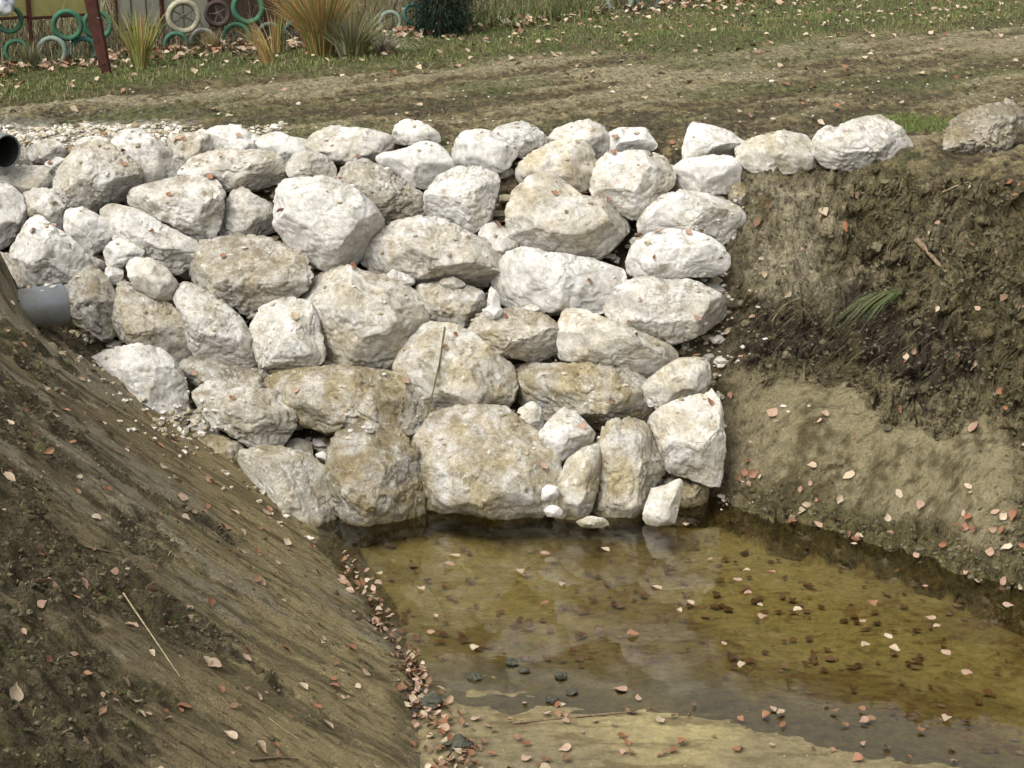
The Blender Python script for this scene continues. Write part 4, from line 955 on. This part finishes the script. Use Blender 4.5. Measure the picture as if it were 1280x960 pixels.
# ------------------------------------------------------------ painted wheels planted along the fence
PC_ = {'green': (.045, .18, .09), 'teal': (.05, .19, .16), 'cream': (.50, .47, .32), 'white': (.46, .48, .42), 'pale green': (.30, .38, .30), 'dark green': (.05, .18, .11), 'rusty': (.06, .032, .022), 'yellow': (.48, .44, .26)}
PC = {k: tuple(.8*c_+.012 for c_ in v) for k, v in PC_.items()}
WM = {k: simple('painted_rubber_'+k.replace(' ', '_'), tuple(.35*q+.03 for q in v), v, 9, .85, .15, .4) for k, v in PC.items()}
M['rim'] = simple('wheel_rim', (.045, .045, .04), (.12, .11, .09), 20, .6, .4, .2)
def torus(R, r, seg=40, ring=12, lug=0.):
    V = []; F = []
    for i in range(seg):
        a = 2*PI*i/seg
        for j in range(ring):
            b = 2*PI*j/ring; rr2 = r*(1+(lug if i % 2 else 0)*(math.cos(b) > .2))
            V.append(((R+rr2*math.cos(b))*math.cos(a), r*1.25*math.sin(b), (R+rr2*math.cos(b))*math.sin(a)))
            F.append((i*ring+j, i*ring+(j+1) % ring, ((i+1) % seg)*ring+(j+1) % ring, ((i+1) % seg)*ring+j))
    return V, F
WHEELS = [(84, 31, 20, 'green', 'green painted tyre with ribbed tread left of the rusty post, upper row', 0), (122, 31, 19, 'green', 'green painted tyre half hidden behind the rusty post', 0),
 (65, 64, 19, 'pale green', 'pale greenish white tyre half sunk in weeds, left of the teal one', 0), (104, 64, 19, 'teal', 'teal tyre half sunk in weeds at the foot of the rusty post', 0),
 (21, 64, 16, 'green', 'green tyre half sunk in weeds at the far left', 0), (11, 24, 18, 'green', 'green tyre under the white sack at the top left corner', 0),
 (229, 20, 22, 'cream', 'cream painted wheel with six thin spokes, the upper one', 6), (254, 53, 18, 'white', 'off-white spoked wheel in front of and below the cream one', 6),
 (220, 56, 17, 'dark green', 'dark green wheel left of the off-white spoked wheel', 5), (272, 17, 17, 'rusty', 'rusty brown bare wheel right of the cream wheel', 5),
 (310, 10, 21, 'green', 'large green tyre in the upper row right of the rusty wheel', 0), (296, 46, 18, 'green', 'green wheel below the large upper green tyre', 5),
 (337, 44, 17, 'pale green', 'pale grey-green wheel behind the orange reeds', 5), (371, 42, 18, 'teal', 'teal spoked wheel left of the big golden grass', 6),
 (488, 28, 15, 'pale green', 'grey-green tyre behind the bleached grass', 0), (517, 18, 14, 'teal', 'teal tyre partly hidden beside the dark conifer', 0),
 (775, 1, 18, 'pale green', 'pale green oval-looking tyre farthest left of the distant three', 0), (811, 0, 16, 'teal', 'teal green spoked wheel in the middle of the distant three', 5),
 (845, -2, 16, 'yellow', 'yellowish cream tyre at the right of the distant three', 5)]
for (px, py, rp, col, lab, sp) in WHEELS:
    p, t = fence_pt(px, py); R_ = rp*t/FPX; rt = empty('spoked_wheel' if sp else 'painted_tyre', (p[0], p[1], p[2]-R_*1.0))
    rt.rotation_euler = (rr_.uniform(-.12, .1), 0, math.radians(14)+rr_.uniform(-.12, .15)); tag(rt, lab, 'wheel' if sp else 'tyre', 'painted wheels and tyres planted along the fence')
    V, F_ = torus(R_*.83, R_*.17, 48, 10, .10 if sp == 0 else .0); V = [(x, y, z+R_) for x, y, z in V]
    link('tyre', mesh_np('tyre', V, F_, True, [WM[col]]), rt)
    bm = bmesh.new()
    if sp:
        V, F_ = torus(R_*.66, R_*.035, 40, 6); V = [(x, y, z+R_) for x, y, z in V]; link('rim', mesh_np('rim', V, F_, True, [M['rim']]), rt)
        V, F_ = torus(R_*.10, R_*.06, 16, 8); V = [(x, y*2, z+R_) for x, y, z in V]; link('hub', mesh_np('hub', V, F_, True, [M['rim']]), rt)
        a0 = rr_.uniform(0, 1)
        for k in range(sp):
            a = a0+2*PI*k/sp; d = Vector((math.cos(a), 0, math.sin(a)))
            V, F_ = tube_mesh([Vector((0, 0, R_))+d*R_*.1, Vector((0, 0, R_))+d*R_*.67], R_*.05, R_*.04, 6); link('spoke', mesh_np('spoke', V, F_, True, [M['rim']]), rt)
    bm.free()

# rusty leaning post, panel fence behind
M['rust'] = simple('rusted_steel', (.035, .013, .010), (.07, .026, .018), 14, .85, .2, .3)
c = fpt(137, 96); z0 = hz(c[0], c[1]); t0 = c[1]/ray(137, 96)[1]
rt = empty('steel_post', (c[0], c[1], z0)); tag(rt, 'thick rusty red-brown steel post leaning left by the verge', 'post')
bm = bmesh.new(); wv = 6.0*t0/FPX
for (x, zz, w_) in ((0, -.25, wv), (-.165, .95, wv*1.25)):
    for sx_, sy_ in ((-1, -1), (1, -1), (1, 1), (-1, 1)): bm.verts.new((x+sx_*w_, sy_*w_*.8, zz))
bm.verts.ensure_lookup_table(); v = bm.verts
bm.faces.new([v[3], v[2], v[1], v[0]]); bm.faces.new([v[4], v[5], v[6], v[7]])
for i in range(4): bm.faces.new([v[i], v[(i+1) % 4], v[4+(i+1) % 4], v[4+i]])
bmesh.ops.bevel(bm, geom=list(bm.edges), offset=.006, segments=2, affect='EDGES'); bm_obj('shaft', bm, M['rust'], rt)
V, F_ = tube_mesh([(-.09, -.05, .62), (-.07, -.05, .60), (-.05, -.05, .61)], .008, .008, 6); link('wire_tie', mesh_np('wire_tie', V, F_, True, [M['rim']]), rt)
PANELS = {'olive': simple('olive_sheet', (.24, .21, .075), (.32, .29, .11), 3, .6, .3, .1), 'grey': simple('grey_sheet', (.26, .26, .20), (.33, .33, .27), 3, .55, .3, .1), 'pale': simple('pale_sheet', (.40, .42, .40), (.50, .52, .50), 3, .5, .3, .1), 'dark': simple('dark_board', (.05, .035, .03), (.10, .06, .045), 8, .8, .2, .3)}
def back_pt(px, off=.9):
    d = ray(px, 40); ts = np.linspace(12, 45, 2000); i = int(np.argmin(np.abs(ts*d[1]-fence_y(ts*d[0])-off))); return ts[i]*d[0], ts[i]*d[1]
def sheet(x0, x1, top, bot, m_, lab, ribs=0):
    (ax, ay), (bx, by) = back_pt(x0), back_pt(x1); L_ = math.hypot(bx-ax, by-ay); an = math.atan2(by-ay, bx-ax); z = hz((ax+bx)/2, (ay+by)/2)
    rt = empty('fence_panel', ((ax+bx)/2, (ay+by)/2, z), (0, 0, an)); tag(rt, lab, 'fence panel')
    def box(nm, cx, cy, cz, sx_, sy_, sz_, mt):
        bm = bmesh.new(); bmesh.ops.create_cube(bm, size=1, matrix=Matrix.Translation((cx, cy, cz))@Matrix.Diagonal((sx_, sy_, sz_, 1))); bmesh.ops.bevel(bm, geom=list(bm.edges), offset=.003, segments=1, affect='EDGES'); return bm_obj(nm, bm, mt, rt)
    box('sheet', 0, 0, (top+bot)/2, L_-.03, .02, top-bot, PANELS[m_])
    for s_ in (-1, 1): box('upright', s_*(L_/2-.0), -.025, top/2, .028, .028, top+.06, M['rust'])
    box('rail', 0, -.03, bot+.02, L_-.03, .03, .035, M['rust'])
    for k in range(ribs): box('rib', -L_/2+L_*(k+1)/(ribs+1), -.016, (top+bot)/2, .010, .012, top-bot, M['rust'])
sheet(-45, 36, 1.7, .44, 'olive', 'olive yellow sheet panel in a rusty frame at the far left corner')
sheet(38, 112, 1.7, .44, 'olive', 'olive yellow sheet panel in a rusty frame just left of the leaning post')
sheet(146, 202, 1.7, .22, 'grey', 'tall grey-olive sheet panel with thin ribs behind the yellow-green grass', 2)
sheet(204, 262, 1.6, .10, 'grey', 'grey panel behind the cream spoked wheel')
sheet(264, 330, 1.5, .05, 'dark', 'dark brown board panel behind the large green tyre')
sheet(332, 392, 1.5, .05, 'dark', 'dark board panel behind the thin upright reeds')
# white sack at the top left corner
M['sack'] = simple('white_sack', (.55, .58, .62), (.68, .70, .74), 6, .5, .4, .4)
V, Fc = ICO[3]; p, t = fence_pt(3, 2); q = V*np.array([.15, .1, .14])*(1+.8*fbm(V[:, 0]*1.7, V[:, 1]*1.7, V[:, 2]*1.7, oct=4, seed=4, gain=.7))[:, None]
o = link('plastic_sack', mesh_np('plastic_sack', q, Fc, True, [M['sack']]), loc=(p[0], p[1]-.1, p[2])); tag(o, 'white plastic sack hung on the wheels at the top left corner', 'sack')
# stump-like dark post at the far right of the verge
c = fpt(1140, 7); rt = empty('wooden_post', (c[0], c[1], hz(c[0], c[1]))); tag(rt, 'dark wooden post at the top edge above the right verge', 'post')
V, F_ = tube_mesh([(0, 0, -.1), (.0, 0, .4), (.01, 0, .9)], .035, .03, 8, .1); link('shaft', mesh_np('shaft', V, F_, True, [M['trunk']]), rt)
